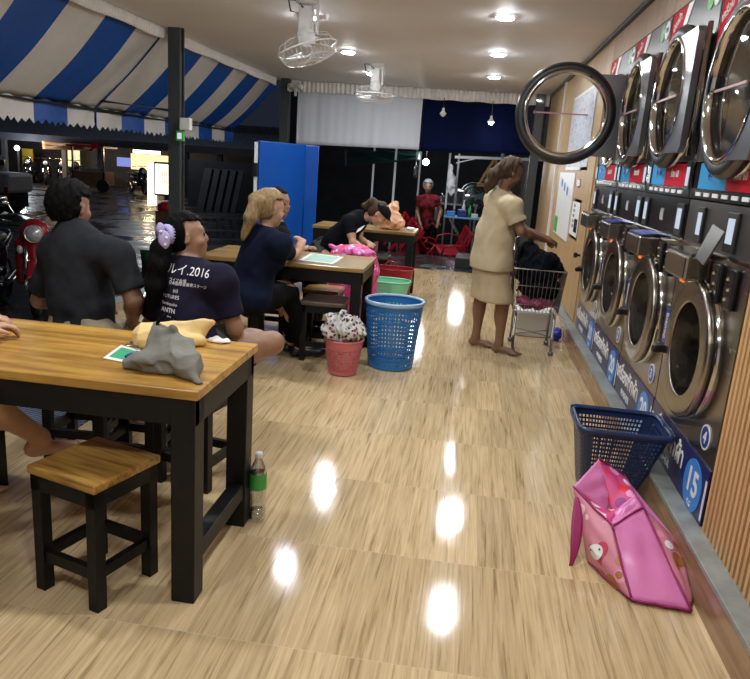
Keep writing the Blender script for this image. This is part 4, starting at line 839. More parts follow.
# printed faces on the side panel
def decal(ob, px, py, pts, m, name, sc=1, off=.003):
    """flat printed shape laid on ob where the sight line meets it"""
    bv_ = BVHTree.FromPolygons([v.co + ORG[ob] for v in ob.data.vertices], [tuple(p.vertices) for p in ob.data.polygons]); o_ = V_(0, 0, H)
    d_ = (P(px, py, 2) - o_).normalized(); hit = bv_.ray_cast(o_, d_)
    if not hit[0]: return
    n_ = hit[1] if hit[1].dot(d_) < 0 else -hit[1]; up_ = (q['a'] - q['i']).normalized(); r_ = up_.cross(n_).normalized(); up_ = n_.cross(r_)
    r_ = -r_; vs = [hit[0] + n_ * off + (-r_ * -x + up_ * y) * sc for x, y in pts]; vs = [ (lambda h: (h[0] + n_ * off) if h[0] else v)(bv_.ray_cast(v + n_ * .05, -n_)) for v in vs]
    c_ = sum(vs, Vector()) / len(vs); h = bv_.ray_cast(c_ + n_ * .05, -n_); c_ = (h[0] + n_ * off) if h[0] else c_
    k = len(vs); MB().add(vs + [c_], [(i, (i + 1) % k, k) for i in range(k)]).build(name, m, ob, thick=.0006)
V_ = lambda *a: Vector(a)
circ = lambda r, cx=0, cy=0, n=20: [(cx + r * math.cos(2 * PI * i / n), cy + r * math.sin(2 * PI * i / n)) for i in range(n)]
heart = [(.9 * math.sin(a) ** 3 * .05, .05 * (13 * math.cos(a) - 5 * math.cos(2 * a) - 2 * math.cos(3 * a) - math.cos(4 * a)) / 16) for a in [2 * PI * i / 28 for i in range(28)]]
dk = mat('face_red', (.55, .05, .10), .45); bw = mat('bear_brown', (.36, .13, .04), .45)
decal(side, 597, 553, heart, dk, 'heart_print'); decal(side, 596, 552, circ(.030), M['whiteg'], 'round_print', 1, .009); decal(side, 593, 549, circ(.004), M['blackp'], 'eye_print', 1, .0115); decal(side, 600, 550, circ(.004), M['blackp'], 'eye_print', 1, .0115)
decal(side, 612, 583, circ(.034), bw, 'bear_print'); decal(side, 603, 574, circ(.014), bw, 'bear_print'); decal(side, 619, 575, circ(.014), bw, 'bear_print'); decal(side, 612, 586, circ(.014), M['whiteg'], 'round_print', 1, .0045)
decal(rp, 677, 560, circ(.03), bw, 'bear_print'); decal(rp, 669, 545, circ(.02), M['whiteg'], 'round_print')
# blue plastic bag on the kerb
lump('blue_plastic_bag', (.975, 6.55, .05), (.045, .10, .06), M['bluebag'], 'crumpled blue plastic bag on the floor at the far washers', 'plastic bag', .015, 35, .006, cutz=.001)
for o in [o for o in SC.objects if o.name.startswith('blue_plastic_bag')]: o.location.x -= .09
# ------------------------------------------------------------------ laundry cart of the standing woman
t = thing('laundry_cart', (.6, 6.1, 0), 'grey metal wire laundry cart in front of the standing woman', 'cart')
x0, x1, y0, y1, zb, zt = .42, .79, 5.92, 6.28, .36, .72
fr = MB()
for x in (x0 + .03, x1 - .02):
    MB().tube([(x, y0 - .02, .02), (x, y0, zb - .08), (x, y0 + .03, zb - .03), (x, (y0 + y1) / 2, zb - .02), (x, y1 - .03, zb - .03), (x, y1, zb - .08), (x, y1 + .02, .02)], .011, 8).build('leg_frame', M['cartwire'], t, smooth=True)
    for y in (y0 - .02, y1 + .02): MB().lathe([(.0, -.022), (.02, -.018), (.022, 0), (.02, .018), (0, .022)], (x, y, .023), (1, 0, 0), 14).build('caster', M['gsteel'], t, smooth=True)
MB().tube([(x0 + .03, y0, .16), (x1 - .02, y1, .14)], .006, 6).tube([(x1 - .02, y0, .16), (x0 + .03, y1, .14)], .006, 6).build('cross_brace', M['cartwire'], t, smooth=True)
w = MB()
def ring(z, e): return [(x0 - e, y0 - e, z), (x1 + e, y0 - e, z), (x1 + e, y1 + e, z), (x0 - e, y1 + e, z)]
for z, e, r in ((zb, 0, .007), (zb + .06, .008, .003), (zb + .22, .016, .003), (zt, .03, .007)): w.tube(ring(z, e), r, 6, closed=True)
for a in range(13):
    k = a / 12
    for yy, s in ((y0, -1), (y1, 1)): w.tube([(x0 + (x1 - x0) * k, yy, zb), (x0 - .03 + (x1 - x0 + .06) * k, yy + s * .03, zt)], .0025, 5)
    for xx, s in ((x0, -1), (x1, 1)): w.tube([(xx, y0 + (y1 - y0) * k, zb), (xx + s * .03, y0 - .03 + (y1 - y0 + .06) * k, zt)], .0025, 5)
    w.tube([(x0 + (x1 - x0) * k, y0, zb), (x0 + (x1 - x0) * k, y1, zb)], .0025, 5)
w.build('wire_basket', M['cartwire'], t)
MB().tube([(x0 - .02, y1 + .03, zt), (x0 - .02, y1 + .1, zt + .2), (x0 + .03, y1 + .11, zt + .23), (x1 - .2, y1 + .11, zt + .23)], .009, 8).build('handle_bar', M['cartwire'], t, smooth=True)
lump('black_laundry', (.60, 6.08, .72), (.19, .16, .15), M['blackcloth'], 'heap of black clothes piled in the wire cart', 'laundry', .022, 20, .010, extra=lambda f: f.ell((.62, 6.1, .56), (.17, .16, .13), k=.04).ell((.50, 6.12, .84), (.10, .09, .08), k=.04).ell((.70, 6.05, .74), (.09, .1, .06), k=.03))
lump('pink_laundry', (.60, 6.04, .43), (.165, .13, .055), M['magcloth'], 'dusty pink cloth in the bottom of the wire cart', 'laundry', .018, 30, .008, cutz=.368)
tag(MB().span((.50, 6.55, .0), (.86, 6.86, .24)).build('white_box', M['white'], bevel=.02, seg=3, org=(.68, 6.7, 0)), 'low white plastic box behind the cart legs', 'box')
# ------------------------------------------------------------------ pink floral bag, peach bag
t = thing('floral_tote_bag', (-1.05, 6.55, 0), 'tall pink floral laundry bag the bending woman reaches into', 'bag')
f = Field((-1.42, 6.2, -.02), (-.68, 6.9, .80), .010)
f.cap((-1.16, 6.5, .16), (-1.15, 6.5, .55), .14, .15, .08).cap((-.97, 6.5, .16), (-.97, 6.5, .55), .14, .15, .08)
f.ell((-1.06, 6.5, .60), (.2, .14, .12), k=.05); f.rip(.014, 16, 8); f.cut((0, 0, .001), (0, 0, -1)); f.build('bag_body', M['bagprint2'], t)
f = Field((-1.4, 6.2, .5), (-.7, 6.9, .82), .008); f.ell((-1.04, 6.48, .665), (.19, .14, .05)).cap((-1.2, 6.46, .66), (-1.28, 6.5, .70), .04, .02); f.fold(.010, 18, 9); f.build('folded_top', M['bagprint3'], t)
def pb(f): f.cap((-.95, 7.92, .90), (-.86, 7.95, 1.04), .09, .045, .04); f.fold(.008, 16, 2)
lump('peach_plastic_bag', (-.90, 7.95, .86), (.15, .10, .12), M['peach'], 'peach plastic bag standing on the farthest table', 'plastic bag', .012, 20, .008, extra=pb, cutz=.766)
lump('white_packet', (-.67, 7.98, .785), (.06, .04, .018), M['paper'], 'small white packet on the right end of the farthest table', 'packet', .004, 30, .006, cutz=.766)
# ------------------------------------------------------------------ people
V3 = lambda *a: Vector(a)
def basis(fd, up=(0, 0, 1)):
    f = Vector(fd).normalized(); u = Vector(up); r = f.cross(u).normalized(); u = r.cross(f).normalized(); return r, f, u   # right, forward, up
def hand(f, wr, d, n, curl=.5, side=1, s=1.0):
    """wr wrist, d direction, n palm normal (fingers close towards it), side = which way the thumb leaves"""
    d = Vector(d).normalized(); n = Vector(n); n = (n - d * n.dot(d)).normalized(); c = d.cross(n) * side
    f.ell(wr + d * .045 * s, (.042 * s, .036 * s, .016 * s), (d, c, n), .012)
    f.cap(wr - d * .02, wr + d * .03 * s, .024 * s, .026 * s, .015)
    for o, L, sp in ((.027, .070, .06), (.009, .080, .02), (-.009, .074, -.02), (-.026, .058, -.06)):
        p = wr + d * .078 * s + c * o * s; a = curl * .5
        dd = d + c * sp
        for q, (l, r0, r1) in enumerate(((.45, .0095, .0088), (.3, .0088, .008), (.25, .008, .0068))):
            v = (dd.normalized() * math.cos(a) + n * math.sin(a)).normalized(); e = p + v * L * l * s; f.cap(p, e, r0 * s, r1 * s, .004); p = e; a += curl * .75
    p = wr + d * .022 * s + c * .028 * s; v = (d * .75 + c * .75 + n * .25).normalized(); e = p + v * .035 * s; f.cap(p, e, .0125 * s, .0105 * s, .008)
    v = (d * .95 + c * .2 + n * (.2 + curl * .3)).normalized(); f.cap(e, e + v * .032 * s, .0105 * s, .008 * s, .005)
def head(f, c, fd, up, s=1.0, fem=False):
    r, fw, u = basis(fd, up); R = (r, fw, u); A = lambda x, y, z: c + (r * x + fw * y + u * z) * s
    f.ell(A(0, -.012, .025), (.074 * s, .094 * s, .088 * s), R, .02)
    f.ell(A(0, .022, -.045), (.056 * s, .066 * s, .068 * s), R, .03)
    f.ell(A(0, .055, -.092), (.026 * s, .022 * s, .018 * s), R, .02)
    f.ell(A(0, .07, .03), (.045 * s, .014 * s, .012 * s), R, .014)
    for e in (-1, 1):
        f.ell(A(e * .03, .088, .006), (.016 * s, .012 * s, .011 * s), R, .010, True); f.ell(A(e * .031, .074, .005), (.0125 * s,) * 3, R, .004)
        f.ell(A(e * .04, .058, -.03), (.022 * s, .02 * s, .02 * s), R, .02)
        f.ell(A(e * .077, -.005, -.005), (.008 * s, .018 * s, .030 * s), (r, (fw * .95 + r * e * -.3).normalized(), u), .006)
        f.ell(A(e * .084, .0, .0), (.005 * s, .009 * s, .016 * s), R, .004, True)
    f.cap(A(0, .080, .012), A(0, .096, -.022), .0075 * s, .0105 * s, .012)
    for e in (-1, 1): f.ell(A(e * .010, .089, -.027), (.008 * s, .009 * s, .006 * s), R, .005)
    f.ell(A(0, .082, -.053), (.022 * s, .011 * s, .0055 * s), R, .004); f.ell(A(0, .080, -.064), (.018 * s, .011 * s, .0065 * s), R, .004)
    f.ell(A(0, .097, -.058), (.022 * s, .007 * s, .0018 * s), R, .003, True)
    return A, R
def eyes(t, A, s=1.0):
    for e in (-1, 1): MB().ball(A(e * .031, .0795, .005), .0095 * s, 10).build('eye', M['eye'], t, smooth=True)
def scalp(f, A, R, s=1.0, front=.045, low=-.055, thick=.010, ht=.02):
    """hair shell: everything behind 'front' or above 'ht' on the skull, down to low"""
    f.ell(A(0, -.014, .028), ((.074 + thick) * s, (.094 + thick) * s, (.088 + thick) * s), R, .01)
    f.ell(A(0, -.05, -.02), (.066 * s, .055 * s, .07 * s), R, .03)
    c = A(0, 0, 0); X, Y, Z = f.ax[0][:, None, None] - c.x, f.ax[1][None, :, None] - c.y, f.ax[2][None, None, :] - c.z
    fr = X * R[1][0] + Y * R[1][1] + Z * R[1][2]; uu = X * R[2][0] + Y * R[2][1] + Z * R[2][2]
    keep = np.minimum(fr - (front - .055) * s, np.maximum((ht + .045) * s - uu - (fr) * 0, fr - .2)); keep = np.maximum(keep, low * s - uu)
    f.D = np.maximum(f.D, keep * .9)
def mir(v): return v
def torso(f, pel, nk, sl, sr, g=0.0, fem=False, bel=1.0, k=.05, hips=True):
    u = (nk - pel).normalized(); r = (sr - sl).normalized(); fw = u.cross(r).normalized(); r = fw.cross(u).normalized(); L = (nk - pel).length; R = (r, fw, u); w = (sr - sl).length
    f.ell(pel + u * L * .70, (w * .43 + g, .105 + g, .19 + g), R, k)
    f.ell(pel + u * L * .38, ((.128 if fem else .142) * bel + g, .105 * bel + g, .16 + g), R, k)
    if hips: f.ell(pel + u * .02, ((.168 if fem else .158) * bel + g, .118 * bel + g, .115 + g), R, k)
    f.cap(sl, sr, .052 + g, .052 + g, .04); f.cap(pel + u * L * .88, sl, .07 + g, .056 + g, .035); f.cap(pel + u * L * .88, sr, .07 + g, .056 + g, .035)
    if fem:
        for e in (-1, 1): f.ell(pel + u * L * .68 + r * e * .075 + fw * .085, (.065 + g, .05 + g, .06 + g), R, .03)
    return R, L
def bbox(pts, m=.22):
    return Vector([min(p[i] for p in pts) - m for i in range(3)]), Vector([max(p[i] for p in pts) + m for i in range(3)])
def person(label, base, J, skin='skin', fem=False, s=1.0, hh=.009, top=None, bottom=None, sleeve=.6, hem=.02, curl=(.6, .6), bel=1.0, feet=True, neckcut=.05, group=None, skirt=None, leglen=1.0, shoes=None, topg=.012):
    J.update({k: Vector(v) for k, v in J.items() if isinstance(v, tuple)})
    t = thing('person', base, label, 'person', group)
    pts = [J[k] for k in ('pel', 'nk', 'hd', 'sl', 'sr', 'el', 'er', 'wl', 'wr', 'kl', 'kr', 'al', 'ar')] + ([J['al'] + J['tl'] * .18, J['ar'] + J['tr'] * .18])
    lo, hi = bbox(pts, .17); f = Field(lo, hi, hh)
    R, L = torso(f, J['pel'], J['nk'], J['sl'], J['sr'], 0, fem, bel)
    r, fw, u = R
    hp = {'l': J['pel'] - r * .088 - u * .01, 'r': J['pel'] + r * .088 - u * .01}
    f.cap(J['nk'] - u * .03, J['hd'] - J['hu'] * .05 - Vector(J['hf']).normalized() * .015, .056 if not fem else .048, .05 if not fem else .043, .03)
    A, HR = head(f, J['hd'], J['hf'], J['hu'], s, fem)
    for sd in 'lr':
        S, E, W = J['s' + sd], J['e' + sd], J['w' + sd]; q = .92 if fem else 1.05
        f.cap(S, E, .05 * q, .039 * q, .03); f.ell(S + (E - S) * .45, (.05 * q, .05 * q, .08), basis((E - S).cross(fw) if (E - S).cross(fw).length > .01 else r, (E - S)), .03)
        f.cap(E, E + (W - E) * .35, .040 * q, .039 * q, .02); f.cap(E + (W - E) * .3, W, .039 * q, .026 * q, .02)
        hd_ = J.get('h' + sd + 'd') or (W - E); hn = J.get('h' + sd + 'n') or Vector((0, 0, -1)); hand(f, W, hd_, hn, curl[0 if sd == 'l' else 1], J.get('ts' + sd, 1 if sd == 'l' else -1), .98 if fem else 1.08)
        K, An, T = J['k' + sd], J['a' + sd], J['t' + sd]
        f.cap(hp[sd], hp[sd] + (K - hp[sd]) * .5, .088 * bel, .074, .03); f.cap(hp[sd] + (K - hp[sd]) * .45, K, .075, .056, .03)
        f.cap(K, An, .052, .034, .025); m_ = K + (An - K) * .3; bk = (-T).normalized(); f.ell(m_ + bk * .018, (.05, .05, .12), basis(bk, K - An), .03)
        f.cap(An, An - V3(0, 0, .045) - T * .02, .034, .03, .02); f.cap(An - V3(0, 0, .045) - T * .03, An - V3(0, 0, .05) + T * .12, .03, .024, .02)
        f.ell(An - V3(0, 0, .062) + T * .13, (.042, .05, .016), basis(T), .02)
        for q_ in range(5):
            o = basis(T)[0] * (.034 - .017 * q_) * (1 if sd == 'l' else -1); f.cap(An - V3(0, 0, .062) + T * .155 + o, An - V3(0, 0, .066) + T * (.195 - .007 * q_) + o, .011, .0085, .005)
    body = f.build('body', M[skin], t)
    if top:
        g = topg; f = Field(lo, hi, hh); torso(f, J['pel'], J['nk'], J['sl'], J['sr'], g, fem, bel, hips=hem < .06)
        for sd in 'lr':
            S, E = J['s' + sd], J['e' + sd]; e = S + (E - S) * sleeve; f.cap(S, e, .062 if fem else .068, .061 if fem else .067, .035)
        f.cap(J['nk'] - u * .05, J['nk'] + (J['hd'] - J['nk']).normalized() * .05, .078, .062, .04)
        f.rip(.0045 if hh < .012 else .006, 16, 3, (1, 1, .7)); f.cut(J['nk'] + u * neckcut, (J['hd'] - J['nk']))
        for sd in 'lr':
            S, E = J['s' + sd], J['e' + sd]; d = (E - S).normalized(); e = S + (E - S) * (sleeve + .02)
            X, Y, Z = f.ax[0][:, None, None] - e.x, f.ax[1][None, :, None] - e.y, f.ax[2][None, None, :] - e.z
            pl = X * d.x + Y * d.y + Z * d.z; rad = np.sqrt(np.maximum(X * X + Y * Y + Z * Z - pl * pl, 0)) - .085
            f.D = np.maximum(f.D, np.minimum(pl, -rad) * .9)
        f.cut(J['pel'] + u * hem, -u)
        shirt = f.build('shirt', M[top], t)
        J['_shirt'] = shirt
    if bottom:
        f = Field(lo, hi, hh); g = .012
        f.ell(J['pel'] + u * .03, ((.168 if fem else .158) * bel + g, .118 * bel + g, .125 + g), R, .04); f.ell(J['pel'] + u * L * .3, ((.128 if fem else .142) * bel + .005, .105 * bel + .005, .1), R, .04)
        for sd in 'lr':
            K, An = J['k' + sd], J['a' + sd]; f.cap(hp[sd], hp[sd] + (K - hp[sd]) * min(.5, leglen), .1 * bel, .088, .03)
            if leglen >= 1: f.cap(hp[sd] + (K - hp[sd]) * .45, K, .088, .07, .03); f.cap(K, K + (An - K) * min(leglen, .95), .07, .056, .03)
            elif leglen > .5: f.cap(hp[sd] + (K - hp[sd]) * .45, hp[sd] + (K - hp[sd]) * leglen, .088, .08, .03)
        f.rip(.005, 16, 6); f.cut(J['pel'] + u * .14, u); f.build('trousers' if leglen >= 1 else 'shorts', M[bottom], t)
    if shoes:
        for sd in 'lr':
            An, T = J['a' + sd], J['t' + sd]; b = An - V3(0, 0, .06)
            f = Field(b - V3(.3, .3, .08), b + V3(.3, .3, .15), .008); f.cap(b - T * .04, b + T * .16, .042, .034, .02).ell(b + T * .13, (.05, .06, .03), basis(T), .02); f.cut(b + V3(0, 0, .035), (0, 0, 1)); f.cut(b - V3(0, 0, .028), (0, 0, -1)); f.build('shoe', M[shoes], t)
    eyes(t, A, s)
    return t, A, HR, R, body
def hairmesh(t, A, HR, name, m, fn, s=1.0, m_=.2, h=.006, amp=.003, fr=70, **k):
    c = A(0, -.03, -.03); lo, hi = c - V3(m_, m_, m_ + .12), c + V3(m_, m_, m_); f = Field(lo, hi, h); scalp(f, A, HR, s, **k)
    if fn: fn(f)
    f.rip(amp, fr, 11, (1, 1, .25)); return f.build(name, M[m], t)

# --- the man in the charcoal shirt, back to the camera
J = dict(pel=V3(-1.79, 3.06, .56), nk=P(75, 231, 3.08), hd=P(70.5, 207, 3.11), sl=P(56, 250, 3.12), sr=P(117, 256, 3.0), hf=(.28, 1, -.05), hu=(0, 0, 1),
         el=P(40, 300, 3.2), er=P(134, 300, 2.98), wl=V3(-1.93, 3.36, .68), wr=V3(-1.62, 3.22, .64), kl=V3(-2.02, 3.52, .53), kr=V3(-1.66, 3.52, .53), al=V3(-2.0, 3.60, .09), ar=V3(-1.68, 3.40, .09), tl=V3(0, 1, 0), tr=V3(.1, 1, 0))
mt, A, HR, R, _ = person('man in a charcoal t-shirt with grey sleeve piping, seated with his back to the camera', (-1.8, 3.06, 0), J, 'skin', False, 1.0, .009, 'teegrey', 'khaki', .78, -.04, bel=1.12, leglen=.95, topg=.016)
hairmesh(mt, A, HR, 'hair', 'hairb', lambda f: f.ell(A(0, .02, .07), (.07, .07, .05), HR, .03), low=-.065, front=.04, ht=.025, thick=.014, fr=90, amp=.004)
e = J['sr'] + (J['er'] - J['sr']) * .785; d_ = (J['er'] - J['sr']).normalized(); MB().lathe([(.060, -.004), (.0635, 0), (.060, .004)], e, d_, 28).build('sleeve_piping', M['teehem'], mt, smooth=True)
MB().lathe([(.064, -.003), (.068, .003), (.063, .008)], J['nk'] + (J['nk'] - J['pel']).normalized() * .012, (J['nk'] - J['pel']), 32).build('collar', M['teehem'], mt, smooth=True)

# --- the woman in the 2016 shirt
J = dict(pel=V3(-1.20, 3.02, .56), nk=P(184, 267, 3.06), hd=P(187, 237, 3.09), sl=P(164, 284, 3.08), sr=P(220, 282, 2.99), hf=(.9, .42, .16), hu=(-.16, 0, 1),
         el=P(150, 325, 3.15), er=P(235, 328, 3.0), wl=V3(-1.36, 3.32, .66), wr=P(232, 342, 3.24), kl=V3(-1.46, 3.42, .60), kr=P(272, 343, 3.2), al=V3(-1.24, 3.36, .52), ar=V3(-1.27, 3.38, .58), tl=V3(.1, 1, 0), tr=V3(-.9, .3, 0))
J['hrd'] = V3(-.6, .8, 0)
wt, A, HR, R, _ = person('woman in a navy 2016 t-shirt with a lilac scrunchie, sitting cross-legged on a stool', (-1.16, 3.0, 0), J, 'skin', True, .93, .009, 'teenavy', 'pantsg', .72, -.10, bel=1.16, leglen=.3, topg=.02)
TA = P(166, 235, 2.97); T1 = P(158, 264, 2.94)
def tail(f):
    f.cap(A(0, -.09, .02), TA, .035, .026, .02); f.chain([TA, P(161, 249, 2.95), T1, P(155, 286, 2.92), P(151, 311, 2.93)], [.026, .042, .048, .04, .014], .02)
c = A(0, -.1, -.1); f = Field(P(138, 330, 2.80) - V3(.02, .0, .05), A(0, 0, 0) + V3(.16, .2, .18), .007); scalp(f, A, HR, .93, .045, -.06, .014, .035); tail(f); f.rip(.004, 60, 5, (1, 1, .25)); f.build('hair', M['hairb'], wt)
sc_ = MB()
sn = (TA - A(0, 0, 0)).normalized(); sa, sb_, _z = frame(sn)
ring = [TA + (sa * math.cos(2 * PI * q / 40) + sb_ * math.sin(2 * PI * q / 40)) * (.029 + .005 * (q % 2)) + sn * .006 * (-1) ** q for q in range(40)]
so = MB().tube(ring, .016, 8, closed=True).ball(TA + V3(.012, -.045, -.015), (.028, .012, .042), 14).ball(TA + V3(-.008, -.04, .03), (.02, .012, .028), 12).build('scrunchie', M['lilac'], wt, smooth=True)
for q, (x, z) in enumerate(((.02, -.035), (.025, -.005), (.0, .02))): MB().ball(TA + V3(x, -.053, z), .007, 8).build('scrunchie_dot', M['paper'], so)
sh = J['_shirt']; bv = BVHTree.FromPolygons([v.co + ORG[sh] for v in sh.data.vertices], [tuple(p.vertices) for p in sh.data.polygons])
def onshirt(p):
    h_ = bv.ray_cast(p - V3(0, .5, 0), V3(0, 1, 0)); return (h_[0] - V3(0, .006, 0)) if h_[0] else p
for body_, x, y, sz in (('ルイ.2016', 181, 274, .050), ('ライブ会場', 171, 283, .017), ('日本国際音楽祭ステージ', 182, 287.5, .017), ('(o)', 170, 293, .02), ('FUTURES', 165, 299, .022), ('Earthquake', 164, 306, .019), ('ANTN', 163, 312.5, .028), ('SHIN', 163, 318, .018)):
    p0 = P(x, y, 2.86); al = 'CENTER'
    text('shirt_lettering', body_, sz, M['ctext'], wt, p0, (1, .0, -.02), (0, 0, 1), 0, al, proj=onshirt, bold=body_ in ('2016', 'ANTN'))

# --- the blonde woman at the middle table
J = dict(pel=P(248, 298, 4.62), nk=P(265, 233, 4.68), hd=P(270, 209, 4.70), sl=P(262, 242, 4.84), sr=P(279, 245, 4.54), hf=(.8, .6, -.12), hu=(.06, 0, 1),
         el=P(288, 262, 5.16), er=P(292, 268, 5.02), wl=P(298, 250, 5.16), wr=P(299, 251, 5.06), kl=V3(-1.33, 5.06, .54), kr=V3(-1.26, 4.92, .53), al=V3(-1.30, 5.20, .10), ar=V3(-1.2, 5.1, .10), tl=V3(.8, .5, 0), tr=V3(.9, .4, 0))
J['er'].z = max(J['er'].z, .785); J['el'].z = max(J['el'].z, .785)
J['hrd'] = V3(.1, .45, .8); J['hld'] = V3(.1, -.15, .8); J['hrn'] = V3(-.3, .7, 0); J['hln'] = V3(-.3, -.8, 0)
bt_, A, HR, R, _ = person('woman with a blonde ponytail in a navy t-shirt, elbows on the middle table', (-1.55, 4.62, 0), J, 'skinl', True, 1.04, .009, 'teedark', 'pantsd', .62, -.09, curl=(1.1, 1.1), bel=1.1, leglen=1, shoes='shoe', topg=.028)
def bh(f):
    f.cap(A(0, -.08, .05), A(-.0, -.12, .04), .05, .03, .02); f.chain([A(0, -.11, .055), P(257, 202, 4.60), P(251, 218, 4.57), P(243, 238, 4.55)], [.035, .050, .046, .014], .02)
f = Field(P(232, 256, 4.42), A(0, 0, 0) + V3(.17, .2, .18), .007); scalp(f, A, HR, 1.04, .052, -.06, .02, .03); bh(f); f.rip(.005, 55, 5, (1, 1, .2)); f.build('hair', M['hairy'], bt_)
# --- the man beyond her
J = dict(pel=V3(-1.68, 5.86, .56), nk=P(275, 226, 5.82), hd=P(279, 203, 5.84), sl=P(267, 234, 5.98), sr=P(281, 236, 5.66), hf=(.93, -.35, -.05), hu=(0, 0, 1),
         el=P(283, 256, 6.0), er=P(284, 258, 5.6), wl=V3(-1.42, 5.9, .72), wr=V3(-1.42, 5.66, .72), kl=V3(-1.3, 5.98, .54), kr=V3(-1.3, 5.78, .54), al=V3(-1.28, 6.0, .1), ar=V3(-1.28, 5.8, .1), tl=V3(1, 0, 0), tr=V3(1, 0, 0))
m2, A, HR, R, _ = person('dark-haired man beyond the blonde woman, only his face and dark shoulder showing', (-1.68, 5.86, 0), J, 'skin', False, 1.05, .011, 'teeblack', 'pantsd', .6, -.05, shoes='shoe')
hairmesh(m2, A, HR, 'hair', 'hairb', None, 1.05, front=.05, low=-.05, ht=.04)
# --- the bending woman
J = dict(pel=P(322, 252, 7.35), nk=P(363, 216, 7.15), hd=P(379, 214, 7.08), sl=P(356, 219, 7.32), sr=P(349, 222, 7.02), hf=(.75, -.1, -.75), hu=(.75, 0, .62),
         el=P(360, 240, 7.25), er=P(353, 243, 6.95), wl=P(368, 243, 6.95), wr=P(363, 248, 6.72), kl=V3(-1.28, 7.2, .50), kr=V3(-1.36, 6.98, .48), al=V3(-1.35, 7.2, .09), ar=V3(-1.45, 6.95, .09), tl=V3(1, -.1, 0), tr=V3(1, -.1, 0))
b2, A, HR, R, _ = person('woman in a black t-shirt and cap bending forward over the floral bag', (-1.5, 7.25, 0), J, 'skinl', True, 1.0, .010, 'teeblack', 'pantsg', .55, -.05, bel=1.12, leglen=1, shoes='shoe', topg=.018)
hairmesh(b2, A, HR, 'hair', 'hairr', lambda f: f.ell(A(0, -.13, .02), (.06, .05, .06), HR, .02).ell(A(.0, -.15, -.05), (.05, .04, .05), HR, .02), front=.04, low=-.08, ht=.05, amp=.006, fr=40)
f = Field(A(0, 0, 0) - V3(.2, .2, .2), A(0, 0, 0) + V3(.22, .22, .2), .007); f.ell(A(0, 0, .045), (.088, .105, .075), HR); f.cut(A(0, 0, .03), -HR[2]); f.ell(A(0, .08, .045), (.055, .05, .010), HR, .012); f.build('cap', M['teeblack'], b2)
MB().add([P(356, 233, 6.93), P(361, 230, 6.93), P(365, 225, 6.95), P(358, 229, 6.95)], [(0, 1, 2, 3)]).build('shirt_print', M['ctext'], b2, thick=.002)
# --- the standing woman in beige
J = dict(pel=P(491, 263, 5.93), nk=P(502, 192, 5.9), hd=P(511, 172, 5.88), sl=P(494, 201, 6.06), sr=P(511, 205, 5.76), hf=(.86, .38, -.42), hu=(.25, 0, .95),
         el=P(527, 232, 6.1), er=P(521, 231, 5.72), wl=P(545, 238, 6.15), wr=P(543, 239, 5.92), kl=P(476, 310, 6.05), kr=P(503, 312, 5.84), al=V3(.135, 6.0, .085), ar=V3(.33, 5.84, .085), tl=V3(.95, -.12, 0), tr=V3(.93, -.35, 0))
J['kl'] = V3(.155, 6.02, .46); J['kr'] = V3(.33, 5.85, .46)
w3, A, HR, R, _ = person('barefoot woman standing in a beige short-sleeved uniform at the wire cart', (.25, 5.9, 0), J, 'skind', True, .98, .009, None, None, bel=1.15, curl=(.7, .7))
r, fw, u = R; pl = J['pel']; Z_ = V3(0, 0, 1)
lo, hi = bbox([J['pel'] - V3(0, 0, .5), J['nk'], J['er'], J['sl']], .24)
f = Field(lo, hi, .009); torso(f, pl, J['nk'], J['sl'], J['sr'], .022, True, 1.12); f.cap(pl + Z_ * .25 - r * .05, pl - Z_ * .1 - r * .065, .12, .145, .08); f.cap(pl + Z_ * .25 + r * .05, pl - Z_ * .1 + r * .065, .12, .145, .08)
for sd in 'lr': S_, E_ = J['s' + sd], J['e' + sd]; f.cap(S_, S_ + (E_ - S_) * .62, .064, .070, .05)
f.cap(J['nk'] - u * .05, J['nk'] + u * .02, .075, .06, .03); f.rip(.006, 13, 3, (1, 1, .6)); f.cut(J['nk'] + u * .028, (J['hd'] - J['nk'])); f.cut(pl - Z_ * .045, -Z_)
for sd in 'lr':
    S_, E_ = J['s' + sd], J['e' + sd]; d = (E_ - S_).normalized(); e = S_ + (E_ - S_) * .66
    X, Y, Z = f.ax[0][:, None, None] - e.x, f.ax[1][None, :, None] - e.y, f.ax[2][None, None, :] - e.z
    q_ = X * d.x + Y * d.y + Z * d.z; rad = np.sqrt(np.maximum(X * X + Y * Y + Z * Z - q_ * q_, 0)) - .09; f.D = np.maximum(f.D, np.minimum(q_, -rad) * .9)
f.build('tunic', M['beige'], w3)
e = J['sr'] + (J['er'] - J['sr']) * .6; MB().lathe([(.0735, -.018), (.077, 0), (.0745, .02)], e, J['er'] - J['sr'], 28).build('sleeve_cuff', M['beiged'], w3, smooth=True)
f = Field(pl - V3(.3, .3, .45), pl + V3(.3, .3, .2), .009)
b_ = V3(.235, 5.93, .44); f.cap(pl - r * .045, b_ - r * .075, .135, .14, .06); f.cap(pl + r * .045, b_ + r * .075, .135, .14, .06); f.cap(b_ - r * .07, b_ + r * .07, .14, .14, .06)
f.rip(.006, 10, 13, (1, 1, .3)); f.cut((0, 0, .435), (0, 0, -1)); f.cut(pl + Z_ * .1, Z_); f.build('skirt', M['beiged'], w3)
hairmesh(w3, A, HR, 'hair', 'hairr', lambda f: f.cap(A(0, -.08, .0), P(500, 169, 5.86), .05, .042, .02).chain([P(500, 169, 5.86), P(494, 175, 5.84), P(490, 184, 5.83), P(486, 192, 5.83)], [.04, .052, .044, .014], .02), .98, .26, front=.055, low=-.075, ht=.035, amp=.005, fr=50)
MB().lathe([(.036, -.008), (.043, 0), (.036, .008)], P(500, 168.5, 5.86), P(494, 175, 5.84) - P(500, 168, 5.86), 20).build('hair_tie', M['rubber'], w3, smooth=True)
